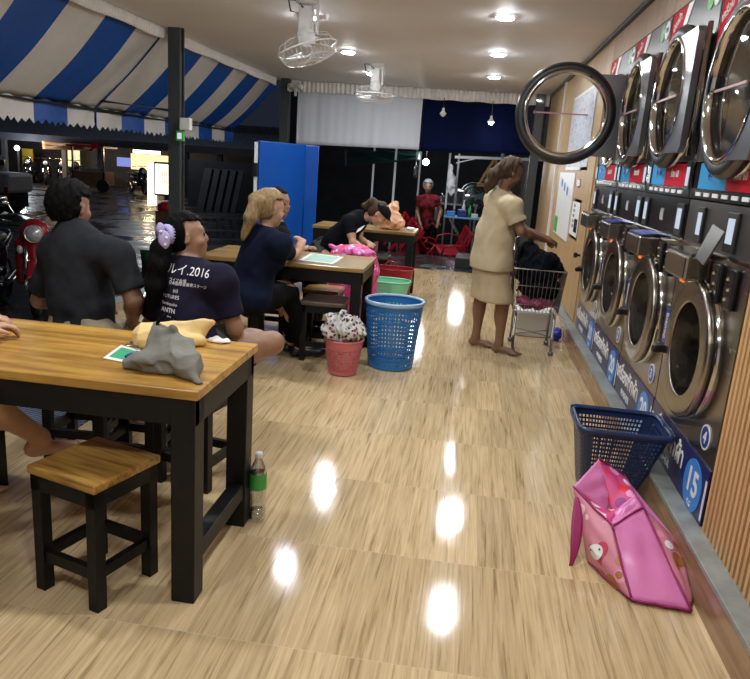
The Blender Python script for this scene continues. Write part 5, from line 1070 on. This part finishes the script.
# --- the person in pink at the left edge
J = dict(pel=V3(-2.10, 1.62, .56), nk=V3(-2.02, 1.78, 1.06), hd=V3(-1.98, 1.84, 1.26), sl=V3(-2.16, 1.90, 1.0), sr=V3(-1.86, 1.68, 1.0), hf=(.5, .8, -.1), hu=(0, 0, 1),
         el=P(-40, 345, 2.15), er=P(-26, 366, 2.05), wl=P(-24, 336, 2.38), wr=P(-18, 342, 2.26), kl=V3(-1.98, 2.12, .56), kr=P(-22, 398, 1.98), al=V3(-1.95, 2.35, .10), ar=P(40, 437, 2.36), tl=V3(.3, 1, 0), tr=V3(.8, .5, 0))
for k_ in ('el', 'er'): J[k_].z = max(J[k_].z, .73)
for k_ in ('wl', 'wr'): J[k_].z = max(J[k_].z, .815)
J['hrd'] = V3(.55, .8, .05); J['hld'] = V3(.7, .5, .02)
pk, A, HR, R, _ = person('person in a pink shirt cut by the left edge, hands resting on the near table', (-2.1, 1.65, 0), J, 'skinl', True, 1.0, .009, 'pinktee', 'pantsg', .6, -.05, curl=(.8, .8), leglen=.5)
hairmesh(pk, A, HR, 'hair', 'hairb', None, front=.045, low=-.08, ht=.035)
f = Field(*bbox([J['er'], J['wr'], J['sr']], .1), .007); f.cap(J['sr'], J['er'], .065, .062, .03).cap(J['er'], J['er'] + (J['wr'] - J['er']) * .8, .062, .042, .03); f.rip(.005, 25, 2); e = J['er'] + (J['wr'] - J['er']) * .8; f.cut(e, J['wr'] - J['er']); f.build('sleeve', M['pinktee'], pk)
# --- the stallholder outside
Yp = 13.5
J = dict(pel=P(427, 226, Yp), nk=P(428, 196, Yp), hd=P(428, 186.5, Yp - .03), sl=P(436, 199, Yp), sr=P(420, 199, Yp), hf=(.1, -1, -.15), hu=(0, 0, 1),
         el=P(441, 211, Yp), er=P(417, 212, Yp), wl=P(438, 222, Yp - .15), wr=P(420, 223, Yp - .15), kl=P(432, 248, Yp), kr=P(423, 248, Yp), al=V3(0, 0, 0), ar=V3(0, 0, 0), tl=V3(0, -1, 0), tr=V3(0, -1, 0))
for sd in 'lr': J['a' + sd] = V3(J['k' + sd].x, Yp, -.34); J['k' + sd].z = .02
st_, A, HR, R, _ = person('stallholder outside in a red patterned apron top and grey headscarf, standing behind the red chairs', (J['pel'].x, Yp, -.42), J, 'skin', True, 1.05, .014, 'redtee', 'pantsd', .55, -.1, leglen=1)
f = Field(A(0, 0, 0) - V3(.2, .2, .25), A(0, 0, 0) + V3(.2, .2, .2), .012); scalp(f, A, HR, 1.05, .06, -.1, .02, .03); f.build('headscarf', M['greycap'], st_)
# ------------------------------------------------------------------ outside: left
SZ = -.42
def motorbike(name, loc, rz, label, paint='bikered', detail=True, group=None):
    """built facing -Y at the origin then turned"""
    t = thing(name, (0, 0, 0), label, 'motorbike', group)
    for y, nm in ((-.62, 'wheel'), (.62, 'wheel')):
        w = MB().lathe([(.23, -.05), (.275, -.04), (.29, 0), (.275, .04), (.23, .05), (.225, 0), (.23, -.05)], (0, y, .29), (1, 0, 0), 32).build(nm, M['tyre'], t, smooth=True)
        s = MB().lathe([(.0, -.05), (.04, -.045), (.04, .045), (0, .05)], (0, y, .29), (1, 0, 0), 16).lathe([(.222, -.02), (.222, .02), (.205, .0)], (0, y, .29), (1, 0, 0), 32)
        for q in range(8): a = 2 * PI * q / 8; s.bar((0, y, .29), (0, y + .21 * math.cos(a), .29 + .21 * math.sin(a)), .018, .012)
        s.build('rim', M['gsteel'], w, smooth=False)
    MB().tube([(-.09, -.62, .29), (-.09, -.52, .62), (-.08, -.42, .88)], .024, 8).tube([(.09, -.62, .29), (.09, -.52, .62), (.08, -.42, .88)], .024, 8).build('fork', M['chrome'], t, smooth=True)
    MB().grid(lambda u, v: V3((v - .5) * .13 * 1, -.62 + .33 * math.cos(.3 + u * 2.3), .29 + .33 * math.sin(.3 + u * 2.3) + .02 * math.sin(PI * v)), 16, 6).build('fender', M[paint], t, smooth=True, thick=.004)
    f = Field((-.35, -.75, .2), (.35, .95, 1.15), .014)
    f.cap((0, -.44, .50), (0, -.40, .88), .11, .13, .05); f.ell((0, -.40, .9), (.15, .13, .15), k=.06); f.cap((0, -.3, .42), (0, .3, .40), .11, .12, .08); f.cap((0, .2, .62), (0, .75, .78), .12, .09, .08); f.cap((0, .3, .45), (0, .35, .6), .13, .13, .05)
    f.cap((-.17, -.32, .35), (-.15, -.38, .78), .05, .06, .04); f.cap((.17, -.32, .35), (.15, -.38, .78), .05, .06, .04); f.build('body_fairing', M[paint], t)
    MB().ball((0, .28, .80), (.14, .36, .075), 16).build('seat', M['rubber'], t, smooth=True)
    hl = MB().lathe([(0, .03), (.06, .026), (.088, .0), (.08, -.05)], (0, -.545, .90), (0, -1, .12), 28).build('headlight', M['lens'], t, smooth=True)
    MB().lathe([(.086, .0), (.098, .012), (.10, -.02)], (0, -.545, .90), (0, -1, .12), 28).build('headlight_rim', M['chrome'], hl, smooth=True)
    MB().tube([(-.33, -.30, 1.06), (-.15, -.38, 1.10), (0, -.40, 1.07), (.15, -.38, 1.10), (.33, -.30, 1.06)], .014, 8).build('handlebar', M['chrome'], t, smooth=True)
    for s in (-1, 1):
        MB().cyl((s * .24, -.34, 1.08), (s * .36, -.28, 1.05), .02, n=10).build('grip', M['rubber'], t, smooth=True)
        if detail:
            MB().tube([(s * .2, -.36, 1.1), (s * .26, -.36, 1.2), (s * .3, -.36, 1.24)], .006, 6).build('mirror_stalk', M['chrome'], t); MB().ball((s * .31, -.36, 1.25), (.06, .015, .04), 12).build('mirror', M['chrome'], t, smooth=True)
            MB().ball((s * .15, -.50, .72), (.035, .03, .05), 10).build('turn_signal', M['lens'], t, smooth=True)
    MB().cyl((.14, .15, .3), (.16, .75, .36), .035, .05, 12).build('exhaust', M['gsteel'], t, smooth=True)
    t.location = loc; t.rotation_euler[2] = rz; return t
# headlight of the red one is seen at pixel (35,228)
c = P(36, 228, 7.1)
red = motorbike('motorbike', (c.x - .28, c.y + .46, SZ), .5, 'red motorbike with a round headlight parked left of the seated man')
blk = motorbike('motorbike', (-5.15, 6.9, SZ), .35, 'black motorbike at the far left, in front of the white truck', 'bikeblk')
far = motorbike('motorbike', (P(138, 185, 27).x, 27, SZ), .9, 'dark motorbike parked across the street below the lit stall', 'bikeblk', False)
sm = [(86 - q * 8.5, 176 + (q % 2) * 3, 29.0 + (q % 3) * .3) for q in range(7)]
small = motorbike('motorbike', (0, 0, SZ), 0, 'x', 'bikeblk', False, 'motorbikes parked in a row under the far roof')
small['label'] = 'dark motorbike in the row under the yellow cloth roof across the street'
small.location = (P(78, 176, 28.4).x, 28.4, SZ); small.rotation_euler[2] = .3
for q in range(1, 4): dup(small, (P(78 - q * 16, 176, 28.4).x, 28.4 + .1 * (q % 2), SZ), .35 + .1 * (q % 3), 'dark motorbike in the row under the yellow cloth roof across the street')
# pickup at the far left
t = thing('pickup_truck', (P(2, 185, 16).x, 16, SZ), 'white rear of a pickup truck cut by the left edge behind the black motorbike', 'truck')
tx = P(19, 185, 16).x
MB().span((tx - 2.2, 15.6, .15), (tx, 16.6, .62)).build('cargo_bed', mat('truck_paint', (.62, .60, .55), .5), t, bevel=.08)
MB().span((tx - 2.0, 15.8, .62), (tx - .6, 16.5, 1.05)).build('cab', M['bikeblk'], t, bevel=.15)
MB().span((tx - 2.1, 15.7, -.2), (tx - .1, 16.5, .16)).build('chassis', M['rubber'], t)
for y in (15.75, 16.5): MB().lathe([(0, -.1), (.33, -.1), (.36, 0), (.33, .1), (0, .1)], (tx - .55, y, SZ + .36), (0, 1, 0), 24).build('wheel', M['tyre'], t, smooth=True)
MB().span((tx - .1, 15.58, .1), (tx - .02, 15.6, .3)).build('tail_light', M['redg'], t)
# white lit box sign
a = P(150, 207, 11); b = P(173, 163, 11)
t = thing('lightbox_sign', ((a.x + b.x) / 2, 11.1, SZ), 'glowing white box sign standing outside left of the dark post', 'sign')
sy = 11.1; zx0, zx1 = P(155.5, 180, sy).x, P(172.5, 180, sy).x; z0, z1 = P(162, 194, sy).z, P(162, 164, sy).z
MB().span((zx0 - .03, sy, z0 - .03), (zx1 + .03, sy + .18, z1 + .03)).build('case', M['gsteel'], t, bevel=.01)
MB().span((zx0, sy - .006, z0), (zx1, sy, z1)).build('lit_face', glow('sign_face', (1, .93, .74), 1.9), t)
MB().span((zx0 - .13, sy - .02, z0 - .20), (zx0 - .035, sy + .12, z1)).build('lit_side_panel', glow('sign_side', (1, .97, .92), 2.2), t)
text('lettering', 'ซัก\nอบ', .11, M['redg'], t, ((zx0 + zx1) / 2, sy - .008, (z0 + z1) / 2 + .03), (1, 0, 0), (0, 0, 1))
MB().span((zx0 - .1, sy - .05, SZ), (zx1 + .05, sy + .25, SZ + .06)).bar(((zx0 + zx1) / 2, sy + .1, SZ), ((zx0 + zx1) / 2, sy + .1, z0), .06, .06).build('stand', M['rubber'], t)
f = tag(MB().lathe([(0, 0), (.13, 0), (.16, .3), (.0, .3)], (P(150, 215, 10.6).x, 10.6, SZ), n=20).build('green_bucket', mat('dark_green_plastic', (.01, .07, .04), .4), smooth=True, org=(P(150, 215, 10.6).x, 10.6, SZ)), 'dark green bucket standing in front of the glowing box sign', 'bucket')
rb_ = thing('red_cloth', (P(167, 208, 10.9).x, 10.8, SZ), 'red and white cloth over a crate at the foot of the box sign', 'cloth')
MB().ball((P(167, 208, 10.8).x, 10.8, P(167, 208, 10.8).z), (.16, .12, .12), 14).build('cloth', M['redp'], rb_, smooth=True); MB().span((P(167, 208, 10.8).x - .15, 10.7, SZ), (P(167, 208, 10.8).x + .15, 10.95, P(167, 208, 10.8).z - .05)).build('crate', M['rust'], rb_)
# shophouses across the street
BY = 29.0
def xz(px, py, Y=BY): p = P(px, py, Y); return p.x, p.z
t = thing('market_building', (xz(60, 160)[0], BY, SZ), 'long dark market building with a corrugated roof across the street', 'building')
xl, xr = xz(-40, 150)[0], xz(290, 150)[0]
def corr(u, v): return V3(xl + (xr - xl) * u, BY - 1.6 + 3.2 * v, xz(100, 141)[1] + .0 + .75 * v + .03 * math.sin(u * 420))
MB().grid(corr, 840, 2).build('corrugated_roof', M['roofm'], t, thick=.02)
MB().span((xl, BY + 1.6, SZ), (xr, BY + 1.75, 2.6)).build('rear_wall', M['nightwall'], t)
MB().span((xl, BY - 1.62, xz(100, 146)[1]), (xr, BY - 1.55, xz(100, 139)[1])).build('eaves_board', M['nightwall'], t)
for px in (27, 84, 118, 200, 232):
    x = xz(px, 170)[0]; MB().span((x - .09, BY - 1.5, SZ), (x + .09, BY - 1.35, xz(100, 143)[1])).build('column', mat('pale_column', (.16, .13, .09), .7) if px == 84 else M['nightwall'], t)
def panel(x0, y0, x1, y1, Y, m, name, label, cat, th=.05):
    a, b = P(x0, y1, Y), P(x1, y0, Y); return tag(MB().span((a.x, Y, a.z), (b.x, Y + th, b.z)).build(name, m, org=((a.x + b.x) / 2, Y, a.z)), label, cat)
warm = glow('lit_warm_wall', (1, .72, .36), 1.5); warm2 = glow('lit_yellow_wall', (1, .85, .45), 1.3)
panel(66, 150, 79, 166, BY + .9, warm2, 'lit_menu_board', 'lit yellow board under the cloth roof across the street', 'board')
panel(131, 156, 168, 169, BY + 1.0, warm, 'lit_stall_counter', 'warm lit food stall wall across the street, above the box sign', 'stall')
panel(117, 158, 130, 166, BY + .6, glow('lit_blue_board', (.35, .42, 1), .7), 'blue_lit_board', 'dim blue lit board across the street left of the food stall', 'board')
panel(190, 149.5, 197, 152, BY + .8, glow('tube_white', (.9, .95, 1), 5), 'tube_light', 'small white tube light on the far building right of the dark post', 'lamp')
panel(133, 151.5, 160, 152.8, BY - 1.2, glow('tube_warm', (1, .9, .75), 5), 'tube_light', 'warm tube light above the lit food stall', 'lamp')
panel(23, 149, 32, 172, BY - .3, mat('yellow_curtain', (.45, .33, .03), .6), 'yellow_curtain', 'yellow curtain hanging at the left end of the far building', 'curtain')
bb = tag(MB().ball(P(17, 148, 27), .10, 12).build('street_lamp', glow('street_bulb', (.9, .97, 1), 14), smooth=True, org=P(17, 148, 27)), 'round white street lamp at the far left across the street', 'lamp')
ORG[bb] = bb.location.copy(); MB().cyl((bb.location.x, 27.05, SZ), (bb.location.x, 27.05, bb.location.z), .05, n=8).build('pole', M['rubber'], bb)
# orange cloth roof
a, b, c_, d_ = P(42, 141, BY - 2), P(98, 145, BY - 2), P(92, 151, BY - 2.2), P(43, 149, BY - 2.2)
tag(patch(MB(), a, b, c_, d_, 16, .08).build('orange_tarp', mat('orange_tarp_cloth', (.62, .28, .10), .6, emit=(1, .4, .12), es=.0), smooth=True, thick=.02, org=a), 'orange tarp hanging from the eaves above the parked motorbikes', 'tarp')
panel(91, 143.5, 97, 147.5, BY - 2.6, M['redg'], 'red_sign', 'small red and white sign at the right end of the orange tarp', 'sign')
# food cart
t = thing('food_cart', (P(100, 180, 27).x, 26.4, SZ), 'dark reddish food cart with a roof across the street', 'food cart'); x0, x1 = P(86, 180, 27).x, P(117, 180, 27).x
MB().span((x0, 26.0, SZ + .25), (x1, 26.8, .35)).build('cart_body', M['rust'], t, bevel=.02); MB().span((x0 - .1, 25.8, 1.25), (x1 + .1, 26.9, 1.32)).build('cart_roof', M['redp'], t)
for x in (x0 + .03, x1 - .03):
    MB().span((x - .03, 26.0, SZ), (x + .03, 26.06, 1.25)).build('upright', M['gsteel'], t); MB().lathe([(0, -.03), (.25, -.03), (.25, .03), (0, .03)], (x, 25.95, SZ + .26), (0, 1, 0), 20).build('wheel', M['tyre'], t)
MB().span((x0 + .1, 26.05, .6), (x1 - .1, 26.1, .95)).build('glass_case', M['glass'], t); 
for q in range(4): MB().lathe([(0, 0), (.1, 0), (.12, .12), (0, .12)], (x0 + .25 + q * .25, 26.3, .35), n=14).build('pot', M['stall'], t)
# planks leaning at the far right of the street
for q in range(5):
    x = P(200 + q * 8, 185, 22).x
    o = tag(MB().bar((x, 22, SZ), (x + .1, 22.5, P(200, 168, 22).z), .28, .04).build('leaning_board', M['nightwall'], org=(x, 22, SZ)), 'grey board leaning against the dark fence right of the post', 'board', 'boards leaning on the dark fence')
tag(MB().span((P(188, 170, 23).x, 23, SZ), (P(262, 170, 23).x, 23.1, P(200, 160, 23).z)).build('dark_fence', M['nightwall'], org=(P(225, 170, 23).x, 23, SZ)), 'dark fence behind the leaning boards', 'fence')

# ------------------------------------------------------------------ outside: rear
def pendant(px, py, Y, label, on=True, top=2.5):
    p = P(px, py, Y); t = thing('pendant_lamp', (p.x, Y, top), label, 'lamp')
    MB().cyl((p.x, Y, p.z + .05), (p.x, Y, top), .005, n=6).build('cord', M['cable'], t)
    MB().lathe([(.018, .09), (.02, .05), (.055, .0)], (p.x, Y, p.z), n=20).build('lamp_shade', M['white'], t, smooth=True)
    MB().ball((p.x, Y, p.z - .0), .04, 14).build('bulb', M['bulb'] if on else M['whiteg'], t, smooth=True); return t
pendant(491, 122, 11.3, 'glowing pendant lamp in front of the navy sheet'); pendant(443, 114, 11.3, 'small dim pendant lamp with a wire bracket left of the glowing one', False)
p = P(426, 162, 13.0); t = thing('hanging_bulb', (p.x, 13, 1.9), 'glowing round bulb hanging above the stallholder', 'lamp'); MB().ball(p, .055, 14).build('bulb', M['bulb'], t, smooth=True); MB().cyl(p, (p.x, 13, 2.2), .006, n=6).build('cord', M['cable'], t)
# stall frame: poles and cross pipes, beam above
t = thing('stall_frame', (-.6, 14, SZ), 'thin metal pole frame of the street stall behind the navy sheet', 'frame')
for px, y in ((393.5, 13), (372, 13.5), (456, 14.5), (447, 14.5), (418, 15)): q = P(px, 190, y); MB().cyl((q.x, y, SZ), (q.x, y, 1.75), .02, n=8).build('pole', M['white'], t, smooth=True)
a, b = P(455, 157, 14.3), P(545, 160, 14.3); MB().bar(a, b, .03, .05).build('cross_bar', M['white'], t); MB().bar(P(456, 163, 14.3), P(478, 158, 14.3), .015, .02).build('brace', M['white'], t)
tag(patch(MB(), P(345, 150, 14), P(420, 152, 13), P(420, 160, 12.6), P(345, 166, 13), 20, .05).build('green_tarp', mat('green_tarp_cloth', (.01, .05, .035), .5), smooth=True, thick=.01, org=P(380, 155, 13.5)), 'dark green tarp roof of the stall beneath the white sheet', 'tarp')
# back wall of the stall area
tag(MB().span((-5.3, 19, SZ), (9, 19.2, 3.2)).build('wall_yard', M['nightwall']), kind='structure')
# hanging white bag, bottle
lump('hanging_white_bag', P(451.5, 184, 14), (.09, .07, .22), M['pvc'], 'white plastic bag hanging from the stall cross bar', 'plastic bag', .02, 14, .012, extra=lambda f: f.cap(P(451, 176, 14), P(451, 164, 14), .05, .02, .04))
p = P(415.5, 170, 12.6); t = thing('hanging_bottle', (p.x, 12.6, p.z), 'clear bottle hanging on a string in front of the stall', 'bottle'); MB().lathe([(0, -.13), (.035, -.13), (.035, .0), (.03, .06), (.012, .1), (.012, .12)], p, n=16).build('bottle_body', M['pet'], t, smooth=True); MB().cyl((p.x, 12.6, p.z + .1), (p.x, 12.6, p.z + .4), .004, n=6).build('string', M['paper'], t)
# metal cooking table with pots, folding blue table
t = thing('cooking_table', (P(460, 210, 15).x, 15, SZ), 'steel cooking table behind the blue folding table', 'table'); a, b = P(435, 203, 15), P(478, 203, 15); zt_ = P(455, 203, 15).z
MB().span((a.x, 14.8, zt_ - .04), (b.x, 15.4, zt_)).build('tabletop', M['stall'], t)
for x in (a.x + .04, b.x - .04):
    for y in (14.84, 15.36): MB().span((x - .02, y - .02, SZ), (x + .02, y + .02, zt_ - .04)).build('leg', M['stall'], t)
for px, r_, h_, mm, lb in ((441, .09, .10, 'stall', 'small steel pot at the left end of the cooking table'), (456, .17, .24, 'stall', 'big steel pot in the middle of the cooking table'), (467, .12, .15, 'white', 'white pot on the cooking table'), (474, .10, .10, 'stall', 'low steel pan at the right end of the cooking table')):
    x = P(px, 200, 15.1).x; t2 = thing('cooking_pot', (x, 15.1, zt_), lb, 'pot'); MB().lathe([(0, 0), (r_ * .95, 0), (r_, .02), (r_, h_), (r_ * 1.06, h_ + .01), (r_ * .9, h_ + .005), (r_ * .9, .02), (0, .02)], (x, 15.1, zt_), n=24).build('pot_body', M[mm], t2, smooth=True); MB().lathe([(r_ * 1.0, h_ + .012), (r_ * .5, h_ + .04), (.02, h_ + .05), (.02, h_ + .08), (0, h_ + .08)], (x, 15.1, zt_), n=24).build('lid', M['gsteel'], t2, smooth=True)
t = thing('blue_folding_table', (P(470, 215, 13.6).x, 13.6, SZ), 'pale blue folding table with crossed legs outside, left of the standing woman', 'table'); a, b = P(444, 215.5, 13.6), P(488, 215.5, 13.6); zt_ = a.z
MB().span((a.x, 13.45, zt_ - .03), (b.x, 13.95, zt_)).build('tabletop', M['tblue'], t, bevel=.008)
for y in (13.5, 13.9): MB().bar((a.x + .1, y, SZ), (b.x - .1, y, zt_ - .03), .025, .025).build('leg', M['gsteel'], t); MB().bar((b.x - .1, y, SZ), (a.x + .1, y, zt_ - .03), .025, .025).build('leg', M['gsteel'], t)
for px, w_, h_, mm, nm, lb in ((451, .16, .09, 'bluec', 'blue_box', 'pale blue box on the left of the folding table'), (462, .17, .13, 'badge', 'blue_box', 'darker blue box in the middle of the folding table'), (475, .12, .07, 'paper', 'white_box', 'small white box at the right of the folding table')):
    x = P(px, 212, 13.6).x; tag(MB().span((x - w_ / 2, 13.55, zt_), (x + w_ / 2, 13.75, zt_ + h_)).build(nm, M[mm], bevel=.008, org=(x, 13.65, zt_)), lb, 'box')
for px, h_, mm, lb in ((463.5, .30, 'whiteg', 'white bottle standing behind the boxes on the folding table'), (470, .22, 'greeng', 'green bottle on the folding table')):
    x = P(px, 210, 13.8).x; tag(MB().lathe([(0, 0), (.035, 0), (.035, h_ * .6), (.012, h_ * .8), (.012, h_), (0, h_)], (x, 13.85, zt_), n=16).build('bottle', M[mm], smooth=True, org=(x, 13.85, zt_)), lb, 'bottle')
# standing fan
p = P(473, 196, 14.2); t = thing('stand_fan', (p.x, 14.2, SZ), 'round standing fan outside behind the folding table', 'fan')
MB().cyl((p.x, 14.3, SZ), (p.x, 14.3, p.z), .02, n=8).build('pole', M['gsteel'], t, smooth=True); MB().lathe([(0, 0), (.2, 0), (.2, .03), (0, .04)], (p.x, 14.3, SZ), n=24).build('base', M['gsteel'], t, smooth=True)
cg = MB(); 
for rr in (.26, .2, .13, .06): cg.tube([(p.x + rr * math.cos(2 * PI * q / 32), 14.15, p.z + rr * math.sin(2 * PI * q / 32)) for q in range(32)], .006 if rr > .25 else .003, 5, closed=True)
for q in range(20): a_ = 2 * PI * q / 20; cg.bar((p.x, 14.14, p.z), (p.x + .26 * math.cos(a_), 14.15, p.z + .26 * math.sin(a_)), .003, .003)
cg.build('cage', M['gsteel'], t)
fanm = mat('fan_blade_green', (.04, .11, .08), .4)
for q in range(3):
    a_ = 2 * PI * q / 3; MB().grid(lambda u, v: V3(p.x + (.04 + .18 * u) * math.cos(a_ + (v - .5) * .9), 14.2 + (v - .5) * .05, p.z + (.04 + .18 * u) * math.sin(a_ + (v - .5) * .9)), 5, 5).build('blade', fanm, t, smooth=True, thick=.003)
MB().cyl((p.x, 14.2, p.z), (p.x, 14.34, p.z), .06, n=14).build('motor', M['gsteel'], t, smooth=True)
# gabled spirit house
p = P(492, 184, 14.6); t = thing('spirit_house', (p.x, 14.6, SZ), 'small gilded gabled spirit house behind the standing woman', 'spirit house')
MB().span((p.x - .3, 14.4, p.z - .06), (p.x + .32, 14.9, p.z)).build('platform', M['spiritw'], t); MB().cyl((p.x, 14.65, SZ), (p.x, 14.65, p.z - .06), .07, n=12).build('post', M['rust'], t)
for s in (-1, 1): MB().bar((p.x + s * .24, 14.5, p.z + .02), (p.x, 14.5, p.z + .5), .04, .05).build('gable_edge', M['spiritw'], t)
for q in range(5): MB().bar((p.x - .2 + q * .035, 14.56, p.z + .06 + q * .08), (p.x + .2 - q * .035, 14.56, p.z + .06 + q * .08), .015, .03).build('slat', M['spiritw'], t)
MB().add([(p.x - .24, 14.6, p.z), (p.x + .24, 14.6, p.z), (p.x, 14.6, p.z + .5), (p.x - .24, 14.9, p.z), (p.x + .24, 14.9, p.z), (p.x, 14.9, p.z + .5)], [(0, 1, 2), (3, 5, 4), (0, 2, 5, 3), (1, 4, 5, 2)]).build('roof', M['rust'], t)
# red plastic chairs
def pchair(label):
    t = thing('plastic_chair', (0, 0, 0), label, 'chair', 'red plastic chairs')
    MB().grid(lambda u, v: V3((u - .5) * .42, (v - .5) * .42, .43 - .02 * math.sin(PI * u)), 8, 8).build('seat', M['redp'], t, smooth=True, thick=.012)
    bk = MB()
    for q in range(5): x = -.16 + .08 * q; bk.bar((x, .21, .44), (x * 1.1, .30, .82), .035, .012)
    bk.bar((-.2, .30, .82), (.2, .30, .82), .05, .02, (0, 1, 0)).bar((-.2, .21, .43), (-.2, .30, .83), .03, .03).bar((.2, .21, .43), (.2, .30, .83), .03, .03); bk.build('backrest', M['redp'], t)
    for s in (-1, 1):
        MB().tube([(s * .22, .24, .62), (s * .23, .0, .64), (s * .22, -.18, .6), (s * .21, -.2, .43)], .016, 6).build('armrest', M['redp'], t, smooth=True)
        for y in (-.2, .2): MB().bar((s * .19, y, .43), (s * .22, y * 1.15, 0), .035, .035).build('leg', M['redp'], t)
    return t
c0 = pchair('red plastic chair leaning left of the stallholder, seat tipped forward'); p = P(400, 225, 12.9); c0.location = (p.x, 12.9, SZ + .28); c0.rotation_euler = (0, .75, .9)
c1 = dup(c0, (P(407, 227, 12.8).x, 12.55, SZ + .22), .7, 'second tipped red chair nested against the leaning one'); c1.rotation_euler = (0, .75, .8)
c2 = dup(c0, (P(447, 238, 12.9).x, 12.9, SZ + .05), 0, 'red chair tilted on two legs left of the blue folding table'); c2.rotation_euler = (.0, .35, -1.2)
c3 = dup(c0, (P(420, 235, 13.0).x, 13.0, SZ), 2.4, 'upright red chair in front of the stallholder'); c3.rotation_euler = (0, 0, 2.4)
c4 = dup(c0, (P(389, 230, 13.3).x, 13.3, SZ + .2), 2.4, 'red chair half hidden behind the peach bag'); c4.rotation_euler = (0, .4, 1.8)
tag(MB().span((P(455, 265, 11.3).x, 10.9, -.02), (P(478, 265, 11.3).x, 11.6, .14)).build('dark_crate', M['rubber'], bevel=.01, org=(.0, 11.2, -.02)), 'low dark crate on the wet tiles by the rear opening', 'crate')
# ------------------------------------------------------------------ light of the night outside and view settings
w = bpy.data.worlds.new('night'); SC.world = w; w.use_nodes = True
w.node_tree.nodes['Background'].inputs[0].default_value = (.03, .037, .06, 1); w.node_tree.nodes['Background'].inputs[1].default_value = .4
SC.view_settings.view_transform = 'Standard'; SC.view_settings.look = 'None'; SC.view_settings.gamma = 1; SC.view_settings.exposure = .04
SC.view_settings.use_curve_mapping = False
SC.cycles.max_bounces = 8; SC.cycles.transparent_max_bounces = 12; SC.cycles.sample_clamp_indirect = 6
SC.cycles.caustics_reflective = False; SC.cycles.caustics_refractive = False
def plight(name, loc, col, pw, r=.15):
    l = bpy.data.lights.new(name, 'POINT'); l.energy = pw; l.color = col; l.shadow_soft_size = r; o = bpy.data.objects.new(name, l); COL.objects.link(o); o.location = loc
plight('street_lamp_light', P(17, 144, 26.5), (.85, .93, 1), 150)
plight('roof_fill_light', P(150, 95, 22), (.85, .92, 1), 170)  # added lamp without a visible source, brightens the corrugated roof across the street
plight('stall_light', P(148, 154, 28.0), (1, .72, .4), 60)
plight('tarp_light', P(60, 152, 28.0), (1, .6, .3), 60)
plight('market_light', P(430, 150, 13.0), (.9, .95, 1), 34)
plight('market_light', P(470, 165, 15.6), (.95, .97, 1), 24)
